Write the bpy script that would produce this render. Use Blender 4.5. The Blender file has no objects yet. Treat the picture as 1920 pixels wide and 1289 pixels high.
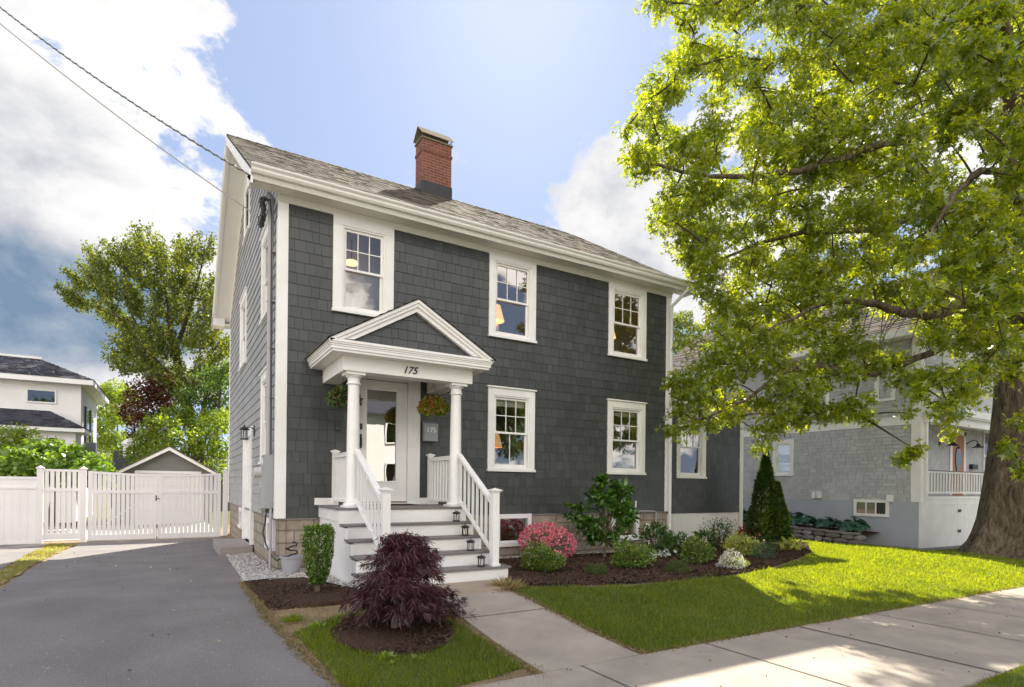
import bpy, bmesh, math, random
import numpy as np
from mathutils import Vector, Matrix

# ------------------------------------------------------------------ camera, world, sun, exposure
S = bpy.context.scene
COL = S.collection
CP = np.array([-1.4165, -9.752, .5536]); YAW = .5355; RO = -.0105; F = 1071.5; PY = 911.84
Rv = np.array([math.cos(YAW), -math.sin(YAW), 0]); FW = np.array([math.sin(YAW), math.cos(YAW), 0]); Uv = np.array([0, 0, 1.])
RC = math.cos(RO)*Rv - math.sin(RO)*Uv; UC = math.sin(RO)*Rv + math.cos(RO)*Uv
cam = bpy.data.cameras.new('camera'); co = bpy.data.objects.new('camera', cam); COL.objects.link(co)
M = Matrix.Identity(4)
for i in range(3):
    M[i][0] = RC[i]; M[i][1] = UC[i]; M[i][2] = -FW[i]; M[i][3] = CP[i]
co.matrix_world = M
cam.sensor_width = 36; cam.lens = F/1920*36; cam.shift_y = (PY-644.5)/1920; cam.clip_end = 3000; cam.clip_start = .05
S.camera = co
S.render.engine = 'CYCLES'
S.render.resolution_x = 1024; S.render.resolution_y = 687
S.view_settings.view_transform = 'Standard'; S.view_settings.look = 'None'
S.view_settings.gamma = 1; S.view_settings.exposure = 1.32
S.cycles.max_bounces = 8; S.cycles.diffuse_bounces = 3; S.cycles.glossy_bounces = 3
S.cycles.transparent_max_bounces = 12; S.cycles.transmission_bounces = 4; S.cycles.sample_clamp_indirect = 6
S.cycles.caustics_reflective = False; S.cycles.caustics_refractive = False

def ray(u, v): return FW + RC*(u-960)/F - UC*(v-PY)/F
def onY(u, v, y): d = ray(u, v); return CP + d*(y-CP[1])/d[1]
def onX(u, v, x): d = ray(u, v); return CP + d*(x-CP[0])/d[0]
def deep(u, v, fw): return CP + ray(u, v)*fw
def G(x, y):
    g = -.84
    t = min(1, max(0, (-2.6-y)/3.1)); g -= .21*t*t*(3-2*t)
    if y < -7.7: g -= .02
    if x > 2.5: g -= .009*(min(x, 30)-2.5)
    if x > 13: g -= .06*(min(x, 19.5)-13)
    if x < .3: g -= .019*max(0, min(y, 20))*min(1, (.3-x)/.6)
    return g
def at(u, v):
    d = ray(u, v); lo = 1.0; t = lo
    for k in range(4000):
        t += .02
        p = CP + d*t
        if p[2] < G(p[0], p[1]): break
    return p
def fwd(p): return float(np.dot(np.array(p)-CP, FW))
def pxm(px, p): return px*fwd(p)/F

SUNEL, SUNAZ = math.radians(42.8), math.radians(31.0)      # azimuth from +Y towards +X
sd = Vector((math.sin(SUNAZ)*math.cos(SUNEL), math.cos(SUNAZ)*math.cos(SUNEL), math.sin(SUNEL)))
sl = bpy.data.lights.new('sun', 'SUN'); sl.energy = 5.0; sl.angle = math.radians(.55); sl.color = (1, .93, .80)
so = bpy.data.objects.new('sun', sl); COL.objects.link(so); so.rotation_euler = (-sd).to_track_quat('-Z', 'Y').to_euler()

W = bpy.data.worlds.new('World'); S.world = W; W.use_nodes = True
def build_world():
    nt = W.node_tree; N = nt.nodes; L = nt.links
    for n in list(N): N.remove(n)
    out = N.new('ShaderNodeOutputWorld'); bg = N.new('ShaderNodeBackground'); bg.inputs[1].default_value = .12
    L.new(bg.outputs[0], out.inputs[0])
    sky = N.new('ShaderNodeTexSky'); sky.sky_type = 'NISHITA'; sky.sun_disc = False
    sky.sun_elevation = SUNEL; sky.sun_rotation = SUNAZ; sky.air_density = .8; sky.dust_density = .5; sky.ozone_density = 2.0
    tc = N.new('ShaderNodeTexCoord')
    def math_(op, a, b=None, c=None):
        n = N.new('ShaderNodeMath'); n.operation = op
        for i, x in enumerate((a, b, c)):
            if x is None: continue
            if isinstance(x, (int, float)): n.inputs[i].default_value = x
            else: L.new(x, n.inputs[i])
        return n.outputs[0]
    def noise(scale, detail, rough, off=0, dist=0):
        mp = N.new('ShaderNodeMapping'); mp.inputs['Location'].default_value = (off, off*.7, off*.3); mp.inputs['Scale'].default_value = (1, 1, 1.5)
        L.new(tc.outputs['Generated'], mp.inputs[0])
        n = N.new('ShaderNodeTexNoise'); n.inputs['Scale'].default_value = scale; n.inputs['Detail'].default_value = detail
        n.inputs['Roughness'].default_value = rough; n.inputs['Distortion'].default_value = dist
        L.new(mp.outputs[0], n.inputs['Vector']); return n.outputs[0]
    def blob(u, v, r, zs=1.5):
        d = ray(u, v); d = d/np.linalg.norm(d)
        a = N.new('ShaderNodeVectorMath'); a.operation = 'SUBTRACT'; L.new(tc.outputs['Generated'], a.inputs[0]); a.inputs[1].default_value = d
        b = N.new('ShaderNodeVectorMath'); b.operation = 'MULTIPLY'; L.new(a.outputs[0], b.inputs[0]); b.inputs[1].default_value = (1, 1, zs)
        l = N.new('ShaderNodeVectorMath'); l.operation = 'LENGTH'; L.new(b.outputs[0], l.inputs[0])
        m = N.new('ShaderNodeMapRange'); m.interpolation_type = 'SMOOTHSTEP'; L.new(l.outputs['Value'], m.inputs[0])
        m.inputs[1].default_value = 0; m.inputs[2].default_value = r*1.9; m.inputs[3].default_value = 1; m.inputs[4].default_value = 0
        return m.outputs[0]
    def total(bl):
        o = bl[0]
        for b in bl[1:]: o = math_('ADD', o, b)
        return o
    n1 = noise(2.6, 12, .60, 3.1, .35); n2 = noise(8, 10, .62, 8.2, .2); n3 = noise(1.6, 4, .55, 1.7)
    white = total([blob(40, 330, .22, 1.3), blob(250, 330, .15, 1.3), blob(330, 420, .12, 1.2), blob(120, 90, .12, 1.2), blob(235, 10, .10, 2), blob(-250, 250, .32, 1.2), blob(1150, 410, .065, 1.2), blob(1195, 350, .055, 1),
                   blob(1300, 430, .12, 1.2), blob(1750, 300, .28, 1.2), blob(90, 700, .12, 2.6), blob(320, 700, .12, 3), blob(-400, 700, .2, 3)])
    dark = total([blob(60, 575, .135, 2.1), blob(-220, 570, .2, 1.9), blob(230, 590, .11, 2.3), math_('MULTIPLY', blob(40, 270, .12, 1.5), .45),  math_('MULTIPLY', blob(1230, 500, .08, 1.4), .2), math_('MULTIPLY', blob(1370, 560, .10, 1.4), .15)])
    # clouds all round, sparse in front and heavy towards the back of the sky
    sx = N.new('ShaderNodeVectorMath'); sx.operation = 'DOT_PRODUCT'; L.new(tc.outputs['Generated'], sx.inputs[0]); sx.inputs[1].default_value = (-FW[0], -FW[1], 0)
    back = N.new('ShaderNodeMapRange'); back.interpolation_type = 'SMOOTHSTEP'; L.new(sx.outputs['Value'], back.inputs[0])
    back.inputs[1].default_value = -.15; back.inputs[2].default_value = .5
    back.inputs[3].default_value = 0; back.inputs[4].default_value = .62
    dens = math_('ADD', math_('MINIMUM', math_('MULTIPLY', white, .95), .95), math_('MULTIPLY', math_('SUBTRACT', n1, .5), 3.6))
    dens = math_('ADD', dens, math_('MULTIPLY', math_('SUBTRACT', n2, .5), 2.1))
    dens = math_('ADD', dens, back.outputs[0])
    dens = math_('ADD', dens, math_('MULTIPLY', dark, .85))
    cm = N.new('ShaderNodeMapRange'); cm.interpolation_type = 'SMOOTHSTEP'; L.new(dens, cm.inputs[0])
    cm.inputs[1].default_value = .50; cm.inputs[2].default_value = .76
    # cloud body colour: bright tops, blue grey undersides
    shade = math_('ADD', math_('MULTIPLY', math_('MINIMUM', dark, 1.0), .78), math_('MULTIPLY', math_('SUBTRACT', n2, .5), 1.1))
    shade = math_('ADD', shade, math_('MULTIPLY', math_('SUBTRACT', n1, .46), 1.7))
    cr = N.new('ShaderNodeValToRGB'); L.new(shade, cr.inputs[0])
    e = cr.color_ramp.elements; e[0].position = .0; e[0].color = (3.6, 3.56, 3.5, 1); e[1].position = 1.0; e[1].color = (.72, 1.05, 1.50, 1)
    k = e.new(.25); k.color = (3.15, 3.13, 3.15, 1); k = e.new(.58); k.color = (2.0, 2.08, 2.25, 1); k = e.new(.84); k.color = (1.1, 1.4, 1.8, 1)
    bk = N.new('ShaderNodeMixRGB'); bk.blend_type = 'MULTIPLY'; bk.inputs[0].default_value = 1
    L.new(cr.outputs[0], bk.inputs[1])
    bb = N.new('ShaderNodeMapRange'); L.new(sx.outputs['Value'], bb.inputs[0]); bb.inputs[1].default_value = -.2; bb.inputs[2].default_value = .5; bb.inputs[3].default_value = 1; bb.inputs[4].default_value = 1
    bb.inputs[3].default_value = 0
    wc = N.new('ShaderNodeMixRGB'); wc.inputs[1].default_value = (1, 1, 1, 1); wc.inputs[2].default_value = (4.05, 3.78, 3.46, 1); L.new(bb.outputs[0], wc.inputs[0]); L.new(wc.outputs[0], bk.inputs[2])  # unseen clouds behind the camera brightened and warmed to fill the shaded front
    sm = N.new('ShaderNodeMixRGB'); L.new(cm.outputs[0], sm.inputs[0])
    lift = N.new('ShaderNodeMixRGB'); lift.blend_type = 'MIX'; lift.inputs[0].default_value = .66; lift.inputs[2].default_value = (1.75, 2.15, 3.15, 1)
    hb = N.new('ShaderNodeMixRGB'); hb.blend_type = 'MULTIPLY'; hb.inputs[0].default_value = 1; hb.inputs[2].default_value = (.46, .48, .50, 1)
    L.new(sky.outputs[0], hb.inputs[1]); L.new(hb.outputs[0], lift.inputs[1])
    L.new(lift.outputs[0], sm.inputs[1]); L.new(bk.outputs[0], sm.inputs[2])
    L.new(sm.outputs[0], bg.inputs[0])
build_world()

# ------------------------------------------------------------------ helpers
class MB:
    def __init__(s): s.v = []; s.f = []
    def add(s, vs, fs):
        o = len(s.v); s.v += [tuple(map(float, v)) for v in vs]; s.f += [tuple(i+o for i in f) for f in fs]; return s
    def box(s, x0, x1, y0, y1, z0, z1):
        return s.add([(x0,y0,z0),(x1,y0,z0),(x1,y1,z0),(x0,y1,z0),(x0,y0,z1),(x1,y0,z1),(x1,y1,z1),(x0,y1,z1)],
                     [(3,2,1,0),(4,5,6,7),(0,1,5,4),(1,2,6,5),(2,3,7,6),(3,0,4,7)])
    def poly_prism(s, pts, axis, a0, a1):
        n = len(pts); f = []
        def mk(p, a):
            if axis == 'y': return (p[0], a, p[1])
            if axis == 'x': return (a, p[0], p[1])
            return (p[0], p[1], a)
        vs = [mk(p, a0) for p in pts] + [mk(p, a1) for p in pts]
        f = [tuple(range(n))[::-1], tuple(range(n, 2*n))] + [(i, (i+1) % n, n+(i+1) % n, n+i) for i in range(n)]
        return s.add(vs, f)
    def bar(s, a, b, w, h, up=(0, 0, 1)):
        a = Vector(a); b = Vector(b); d = (b-a).normalized(); u = Vector(up); r = d.cross(u).normalized(); u = r.cross(d).normalized()
        vs = []
        for p in (a, b):
            for sx, sz in ((-1,-1),(1,-1),(1,1),(-1,1)): vs.append(p + r*sx*w/2 + u*sz*h/2)
        return s.add(vs, [(0,1,2,3),(7,6,5,4),(0,4,5,1),(1,5,6,2),(2,6,7,3),(3,7,4,0)])
    def tube(s, pts, rad, n=8, cap=True):
        pts = [Vector(p) for p in pts]; k = len(pts)
        if not isinstance(rad, (list, tuple)): rad = [rad]*k
        vs = []; prev = None
        for i, p in enumerate(pts):
            d = (pts[min(i+1, k-1)] - pts[max(i-1, 0)])
            d = d.normalized() if d.length > 1e-9 else Vector((0, 0, 1))
            if prev is None:
                prev = Vector((1, 0, 0)) if abs(d.x) < .8 else Vector((0, 1, 0))
            u = (prev - d*prev.dot(d)).normalized(); prev = u; w = d.cross(u)
            for j in range(n):
                a = 2*math.pi*j/n; vs.append(p + (u*math.cos(a) + w*math.sin(a))*rad[i])
        fs = [(i*n+j, i*n+(j+1) % n, (i+1)*n+(j+1) % n, (i+1)*n+j) for i in range(k-1) for j in range(n)]
        if cap: fs += [tuple(range(n))[::-1], tuple(range((k-1)*n, k*n))]
        return s.add(vs, fs)
    def lathe(s, prof, c=(0, 0, 0), n=24):
        vs = [(c[0]+r*math.cos(2*math.pi*j/n), c[1]+r*math.sin(2*math.pi*j/n), c[2]+z) for r, z in prof for j in range(n)]
        k = len(prof)
        fs = [(i*n+j, i*n+(j+1) % n, (i+1)*n+(j+1) % n, (i+1)*n+j) for i in range(k-1) for j in range(n)]
        fs += [tuple(range(n))[::-1], tuple(range((k-1)*n, k*n))]
        return s.add(vs, fs)
    def build(s, name, mat, parent=None, loc=(0, 0, 0), rz=0, smooth=False, bevel=0):
        me = bpy.data.meshes.new(name); me.from_pydata(s.v, [], s.f); me.update()
        return link(name, me, mat, parent, loc, rz, smooth, bevel)
def link(name, me, mat, parent=None, loc=(0, 0, 0), rz=0, smooth=False, bevel=0):
    if mat: me.materials.append(mat)
    if smooth:
        me.polygons.foreach_set('use_smooth', [True]*len(me.polygons))
    o = bpy.data.objects.new(name, me); COL.objects.link(o); o.location = loc; o.rotation_euler = (0, 0, rz)
    if parent: o.parent = parent
    if bevel:
        b = o.modifiers.new('bevel', 'BEVEL'); b.width = bevel; b.segments = 2; b.limit_method = 'ANGLE'; b.harden_normals = False
    return o
def npmesh(name, V, nper, mat, parent=None, tri=None):
    """V (n,k,3) polygons of k corners each"""
    n, k = V.shape[0], V.shape[1]
    me = bpy.data.meshes.new(name)
    me.vertices.add(n*k); me.vertices.foreach_set('co', V.reshape(-1).astype(np.float32))
    me.loops.add(n*k); me.loops.foreach_set('vertex_index', np.arange(n*k, dtype=np.int32))
    me.polygons.add(n); me.polygons.foreach_set('loop_start', np.arange(0, n*k, k, dtype=np.int32))
    me.polygons.foreach_set('loop_total', np.full(n, k, dtype=np.int32))
    me.update(calc_edges=True)
    return link(name, me, mat, parent)
def empty(name, loc=(0, 0, 0), rz=0, label=None, cat=None, group=None):
    o = bpy.data.objects.new(name, None); COL.objects.link(o); o.location = loc; o.rotation_euler = (0, 0, rz); o.empty_display_size = .2
    tag(o, label, cat, group); return o
def tag(o, label=None, cat=None, group=None, kind=None):
    if label: o['label'] = label
    if cat: o['category'] = cat
    if group: o['group'] = group
    if kind: o['kind'] = kind
    return o
def copy_tree(o, parent=None):
    c = o.copy(); COL.objects.link(c); c.parent = parent
    for ch in list(CH.get(o.name, [])) or [x for x in COL.objects if x.parent == o]:
        copy_tree(ch, c)
    return c
CH = {}

# ------------------------------------------------------------------ materials
def new_mat(name):
    m = bpy.data.materials.new(name); m.use_nodes = True; nt = m.node_tree
    b = nt.nodes.get('Principled BSDF'); return m, nt, b
def mat(name, col, rough=.6, spec=.5, noise=None, bump=None, metal=0, coords='Object'):
    """noise=(scale, amount, col2) bump=(scale, strength, distance)"""
    m, nt, b = new_mat(name); N = nt.nodes; L = nt.links
    b.inputs['Base Color'].default_value = (*col, 1); b.inputs['Roughness'].default_value = rough
    b.inputs['Specular IOR Level'].default_value = spec; b.inputs['Metallic'].default_value = metal
    tc = N.new('ShaderNodeTexCoord'); vec = tc.outputs[coords]
    if coords == 'Object':
        g = N.new('ShaderNodeNewGeometry'); vec = g.outputs['Position']
    if noise:
        sc, amt, c2 = noise
        n = N.new('ShaderNodeTexNoise'); n.inputs['Scale'].default_value = sc; n.inputs['Detail'].default_value = 6; n.inputs['Roughness'].default_value = .6
        L.new(vec, n.inputs['Vector'])
        r = N.new('ShaderNodeMapRange'); L.new(n.outputs[0], r.inputs[0]); r.inputs[1].default_value = .35; r.inputs[2].default_value = .65; r.inputs[3].default_value = 0; r.inputs[4].default_value = amt
        x = N.new('ShaderNodeMixRGB'); L.new(r.outputs[0], x.inputs[0]); x.inputs[1].default_value = (*col, 1); x.inputs[2].default_value = (*c2, 1)
        L.new(x.outputs[0], b.inputs['Base Color'])
    if bump:
        sc, st, di = bump
        n = N.new('ShaderNodeTexNoise'); n.inputs['Scale'].default_value = sc; n.inputs['Detail'].default_value = 5
        L.new(vec, n.inputs['Vector'])
        bp = N.new('ShaderNodeBump'); bp.inputs['Strength'].default_value = st; bp.inputs['Distance'].default_value = di
        L.new(n.outputs[0], bp.inputs['Height']); L.new(bp.outputs[0], b.inputs['Normal'])
    return m
def shingle_mat(name, c1, c2, rough=.5, spec=.5):
    m, nt, b = new_mat(name); N = nt.nodes; L = nt.links
    g = N.new('ShaderNodeNewGeometry')
    x = N.new('ShaderNodeMixRGB'); x.inputs[1].default_value = (*c1, 1); x.inputs[2].default_value = (*c2, 1)
    L.new(g.outputs['Random Per Island'], x.inputs[0])
    n = N.new('ShaderNodeTexNoise'); n.inputs['Scale'].default_value = 1.1; n.inputs['Detail'].default_value = 5; L.new(g.outputs['Position'], n.inputs['Vector'])
    y = N.new('ShaderNodeMixRGB'); y.blend_type = 'MULTIPLY'; y.inputs[0].default_value = .35; L.new(x.outputs[0], y.inputs[1]); L.new(n.outputs[0], y.inputs[2])
    L.new(y.outputs[0], b.inputs['Base Color'])
    b.inputs['Roughness'].default_value = rough; b.inputs['Specular IOR Level'].default_value = spec
    mp = N.new('ShaderNodeMapping'); mp.inputs['Scale'].default_value = (60, 60, 5); L.new(g.outputs['Position'], mp.inputs[0])
    n2 = N.new('ShaderNodeTexNoise'); n2.inputs['Scale'].default_value = 2; n2.inputs['Detail'].default_value = 4; L.new(mp.outputs[0], n2.inputs['Vector'])
    bp = N.new('ShaderNodeBump'); bp.inputs['Strength'].default_value = .35; bp.inputs['Distance'].default_value = .004
    L.new(n2.outputs[0], bp.inputs['Height']); L.new(bp.outputs[0], b.inputs['Normal'])
    return m
def leaf_mat(name, c1, c2, trans=.45, rough=.45, gloss=.08, tcol=None):
    m = bpy.data.materials.new(name); m.use_nodes = True; nt = m.node_tree; N = nt.nodes; L = nt.links
    for n in list(N): N.remove(n)
    out = N.new('ShaderNodeOutputMaterial'); g = N.new('ShaderNodeNewGeometry')
    x = N.new('ShaderNodeMixRGB'); x.inputs[1].default_value = (*c1, 1); x.inputs[2].default_value = (*c2, 1)
    n = N.new('ShaderNodeTexNoise'); n.inputs['Scale'].default_value = .9; n.inputs['Detail'].default_value = 3; L.new(g.outputs['Position'], n.inputs['Vector'])
    a = N.new('ShaderNodeMath'); a.operation = 'ADD'; L.new(g.outputs['Random Per Island'], a.inputs[0]); L.new(n.outputs[0], a.inputs[1])
    b = N.new('ShaderNodeMath'); b.operation = 'SUBTRACT'; L.new(a.outputs[0], b.inputs[0]); b.inputs[1].default_value = .5; b.use_clamp = True
    L.new(b.outputs[0], x.inputs[0])
    d = N.new('ShaderNodeBsdfDiffuse'); t = N.new('ShaderNodeBsdfTranslucent'); gl = N.new('ShaderNodeBsdfGlossy'); gl.inputs['Roughness'].default_value = rough
    L.new(x.outputs[0], d.inputs[0])
    tm = N.new('ShaderNodeMixRGB'); tm.blend_type = 'MULTIPLY'; tm.inputs[0].default_value = 1; L.new(x.outputs[0], tm.inputs[1]); tm.inputs[2].default_value = (*(tcol or (1.7, 1.55, .5)), 1)
    L.new(tm.outputs[0], t.inputs[0])
    m1 = N.new('ShaderNodeMixShader'); m1.inputs[0].default_value = trans; L.new(d.outputs[0], m1.inputs[1]); L.new(t.outputs[0], m1.inputs[2])
    m2 = N.new('ShaderNodeMixShader'); m2.inputs[0].default_value = gloss; L.new(m1.outputs[0], m2.inputs[1]); L.new(gl.outputs[0], m2.inputs[2])
    L.new(m2.outputs[0], out.inputs[0]); return m
def glass_mat(name, refl=.22, tint=(.93, .96, .95), rcol=(1, 1, 1)):
    m = bpy.data.materials.new(name); m.use_nodes = True; nt = m.node_tree; N = nt.nodes; L = nt.links
    for n in list(N): N.remove(n)
    out = N.new('ShaderNodeOutputMaterial'); t = N.new('ShaderNodeBsdfTransparent'); t.inputs[0].default_value = (*tint, 1)
    g = N.new('ShaderNodeBsdfGlossy'); g.inputs['Roughness'].default_value = .0; g.inputs[0].default_value = (*rcol, 1)
    geo = N.new('ShaderNodeNewGeometry'); ns = N.new('ShaderNodeTexNoise'); ns.inputs['Scale'].default_value = 1.3; L.new(geo.outputs['Position'], ns.inputs['Vector'])
    bp = N.new('ShaderNodeBump'); bp.inputs['Strength'].default_value = .08; bp.inputs['Distance'].default_value = .02; L.new(ns.outputs[0], bp.inputs['Height']); L.new(bp.outputs[0], g.inputs['Normal'])
    lw = N.new('ShaderNodeLayerWeight'); lw.inputs[0].default_value = .35
    r = N.new('ShaderNodeMapRange'); L.new(lw.outputs['Fresnel'], r.inputs[0]); r.inputs[3].default_value = refl; r.inputs[4].default_value = 1
    mx = N.new('ShaderNodeMixShader'); L.new(r.outputs[0], mx.inputs[0]); L.new(t.outputs[0], mx.inputs[1]); L.new(g.outputs[0], mx.inputs[2])
    L.new(mx.outputs[0], out.inputs[0]); return m
def block_mat(name, c1, c2, mortar, bw, bh, msize, bump=.6, rough=.85, ax='xz', dist=.01, nsc=8, namt=.5, dark=(.5, .5, .5)):
    m, nt, b = new_mat(name); N = nt.nodes; L = nt.links
    g = N.new('ShaderNodeNewGeometry'); sp = N.new('ShaderNodeSeparateXYZ'); L.new(g.outputs['Position'], sp.inputs[0])
    ad = N.new('ShaderNodeMath'); ad.operation = 'ADD'; L.new(sp.outputs[0], ad.inputs[0]); L.new(sp.outputs[1], ad.inputs[1])
    cb = N.new('ShaderNodeCombineXYZ'); L.new(ad.outputs[0], cb.inputs[0]); L.new(sp.outputs[2], cb.inputs[1])
    br = N.new('ShaderNodeTexBrick'); L.new(cb.outputs[0], br.inputs['Vector'])
    br.inputs['Color1'].default_value = (*c1, 1); br.inputs['Color2'].default_value = (*c2, 1); br.inputs['Mortar'].default_value = (*mortar, 1)
    br.inputs['Scale'].default_value = 1; br.inputs['Mortar Size'].default_value = msize; br.inputs['Mortar Smooth'].default_value = .3
    br.inputs['Brick Width'].default_value = bw; br.inputs['Row Height'].default_value = bh
    n = N.new('ShaderNodeTexNoise'); n.inputs['Scale'].default_value = nsc; n.inputs['Detail'].default_value = 6; L.new(g.outputs['Position'], n.inputs['Vector'])
    r = N.new('ShaderNodeMapRange'); L.new(n.outputs[0], r.inputs[0]); r.inputs[1].default_value = .3; r.inputs[2].default_value = .7; r.inputs[3].default_value = 0; r.inputs[4].default_value = 1
    x = N.new('ShaderNodeMixRGB'); x.blend_type = 'MULTIPLY'; L.new(br.outputs[0], x.inputs[1]); x.inputs[2].default_value = (*dark, 1)
    rr = N.new('ShaderNodeMath'); rr.operation = 'MULTIPLY'; rr.inputs[1].default_value = namt; L.new(r.outputs[0], rr.inputs[0]); L.new(rr.outputs[0], x.inputs[0])
    L.new(x.outputs[0], b.inputs['Base Color']); b.inputs['Roughness'].default_value = rough
    h = N.new('ShaderNodeMath'); h.operation = 'SUBTRACT'; L.new(n.outputs[0], h.inputs[0]); L.new(br.outputs['Fac'], h.inputs[1])
    bp = N.new('ShaderNodeBump'); bp.inputs['Strength'].default_value = bump; bp.inputs['Distance'].default_value = dist; L.new(h.outputs[0], bp.inputs['Height']); L.new(bp.outputs[0], b.inputs['Normal'])
    return m
def emit_mat(name, col, st):
    m, nt, b = new_mat(name); b.inputs['Base Color'].default_value = (*col, 1); b.inputs['Emission Color'].default_value = (*col, 1); b.inputs['Emission Strength'].default_value = st; return m

WHITE = mat('white_trim_paint', (.85, .84, .815), .45, .4, (2.2, .5, (.72, .70, .66)), (40, .08, .002))
CREAM = mat('cream_trim_paint', (.81, .795, .76), .5, .4, (1.6, .5, (.70, .69, .65)), (30, .06, .002))
VINYL = mat('white_vinyl', (.85, .82, .81), .35, .5, (1.2, .5, (.74, .71, .71)))
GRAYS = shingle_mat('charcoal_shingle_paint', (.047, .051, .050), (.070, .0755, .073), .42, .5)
GRAYSIDE = shingle_mat('charcoal_shingle_paint_sky_glare', (.34, .335, .335), (.42, .415, .415), .45, .6)  # front charcoal lightened for this wall; grazing sky glare put into the colour
BACKING = mat('dark_gap', (.02, .02, .02), .9)
ROOFM = shingle_mat('asphalt_roof_shingle', (.082, .070, .056), (.215, .185, .15), .95, .05)
ROOFD = shingle_mat('dark_roof_shingle', (.035, .036, .045), (.10, .10, .12), .9, .2)
FOUND = block_mat('rusticated_foundation_block', (.34, .285, .225), (.41, .35, .28), (.24, .21, .17), .61, .203, .012, 1.0, .9, dist=.05, nsc=5, namt=.55)
BRICK = block_mat('red_brick', (.24, .075, .05), (.17, .052, .038), (.30, .22, .17), .205, .073, .007, .6, .9, dist=.01, nsc=14, namt=.5)
DARKMET = mat('black_metal', (.02, .02, .02), .4, .5)
ALU = mat('cap_metal', (.20, .17, .12), .9, .03, (9, .5, (.18, .155, .115)), metal=0)
PANEL = mat('gray_enamel', (.30, .31, .31), .4, .5)
CONDUIT = mat('gray_pvc', (.36, .35, .36), .5, .5)
DECKM = mat('gray_composite_decking', (.17, .15, .145), .55, .4, (8, .5, (.22, .20, .19)), (60, .1, .002))
GLASS = glass_mat('window_glass', .18)
GLASSR = glass_mat('bright_window_glass', .5)
CURTAIN = mat('sheer_curtain', (.75, .73, .72), .9)
SHADEC = mat('roller_blind', (.70, .66, .56), .8)
INTER = mat('interior_wall', (.72, .68, .62), .9)
CONC = mat('concrete', (.42, .36, .295), .9, .2, (1.7, .95, (.31, .27, .225)), (60, .5, .005))
BLACKCAB = mat('black_cable', (.03, .03, .03), .5)
def asphalt_mat(): # driveway
    m, nt, b = new_mat('asphalt'); N = nt.nodes; L = nt.links
    g = N.new('ShaderNodeNewGeometry')
    v = N.new('ShaderNodeTexVoronoi'); v.inputs['Scale'].default_value = 85; L.new(g.outputs['Position'], v.inputs['Vector'])
    r = N.new('ShaderNodeValToRGB'); L.new(v.outputs['Color'], r.inputs[0]); r.color_ramp.elements[0].color = (.205, .187, .175, 1); r.color_ramp.elements[1].color = (.52, .48, .44, 1); r.color_ramp.elements[0].position = .2
    k = r.color_ramp.elements.new(.93); k.color = (.24, .235, .235, 1); k = r.color_ramp.elements.new(.97); k.color = (.48, .45, .42, 1)
    n = N.new('ShaderNodeTexNoise'); n.inputs['Scale'].default_value = 1.4; n.inputs['Detail'].default_value = 7; L.new(g.outputs['Position'], n.inputs['Vector'])
    x = N.new('ShaderNodeMixRGB'); x.blend_type = 'MULTIPLY'; x.inputs[0].default_value = .6; L.new(r.outputs[0], x.inputs[1])
    r2 = N.new('ShaderNodeValToRGB'); L.new(n.outputs[0], r2.inputs[0]); r2.color_ramp.elements[0].position = .3; r2.color_ramp.elements[0].color = (.62, .60, .61, 1); r2.color_ramp.elements[1].position = .7; r2.color_ramp.elements[1].color = (1.05, 1.0, .98, 1)
    L.new(r2.outputs[0], x.inputs[2]); L.new(x.outputs[0], b.inputs['Base Color']); b.inputs['Roughness'].default_value = .85; b.inputs['Specular IOR Level'].default_value = .3
    bp = N.new('ShaderNodeBump'); bp.inputs['Strength'].default_value = .7; bp.inputs['Distance'].default_value = .006; L.new(v.outputs['Distance'], bp.inputs['Height']); L.new(bp.outputs[0], b.inputs['Normal'])
    return m
ASPH = asphalt_mat()
SOIL = mat('dry_soil', (.22, .165, .105), .95, .1, (5, .9, (.33, .25, .15)), (45, .8, .02))
MULCH = mat('dark_bark_mulch', (.050, .030, .022), .95, .1, (34, .9, (.115, .07, .048)), (55, 1.0, .035))
TURF = mat('turf_soil', (.10, .14, .03), .95, .1, (6, .8, (.17, .17, .055)), (60, .8, .02))
def pebble_mat():
    m, nt, b = new_mat('river_pebbles'); N = nt.nodes; L = nt.links; g = N.new('ShaderNodeNewGeometry')
    r = N.new('ShaderNodeValToRGB'); L.new(g.outputs['Random Per Island'], r.inputs[0])
    r.color_ramp.elements[0].color = (.13, .12, .115, 1); r.color_ramp.elements[1].color = (.68, .65, .62, 1)
    k = r.color_ramp.elements.new(.3); k.color = (.38, .36, .34, 1); k = r.color_ramp.elements.new(.6); k.color = (.50, .45, .41, 1)
    L.new(r.outputs[0], b.inputs['Base Color']); b.inputs['Roughness'].default_value = .7; return m
PEB = pebble_mat()
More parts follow.
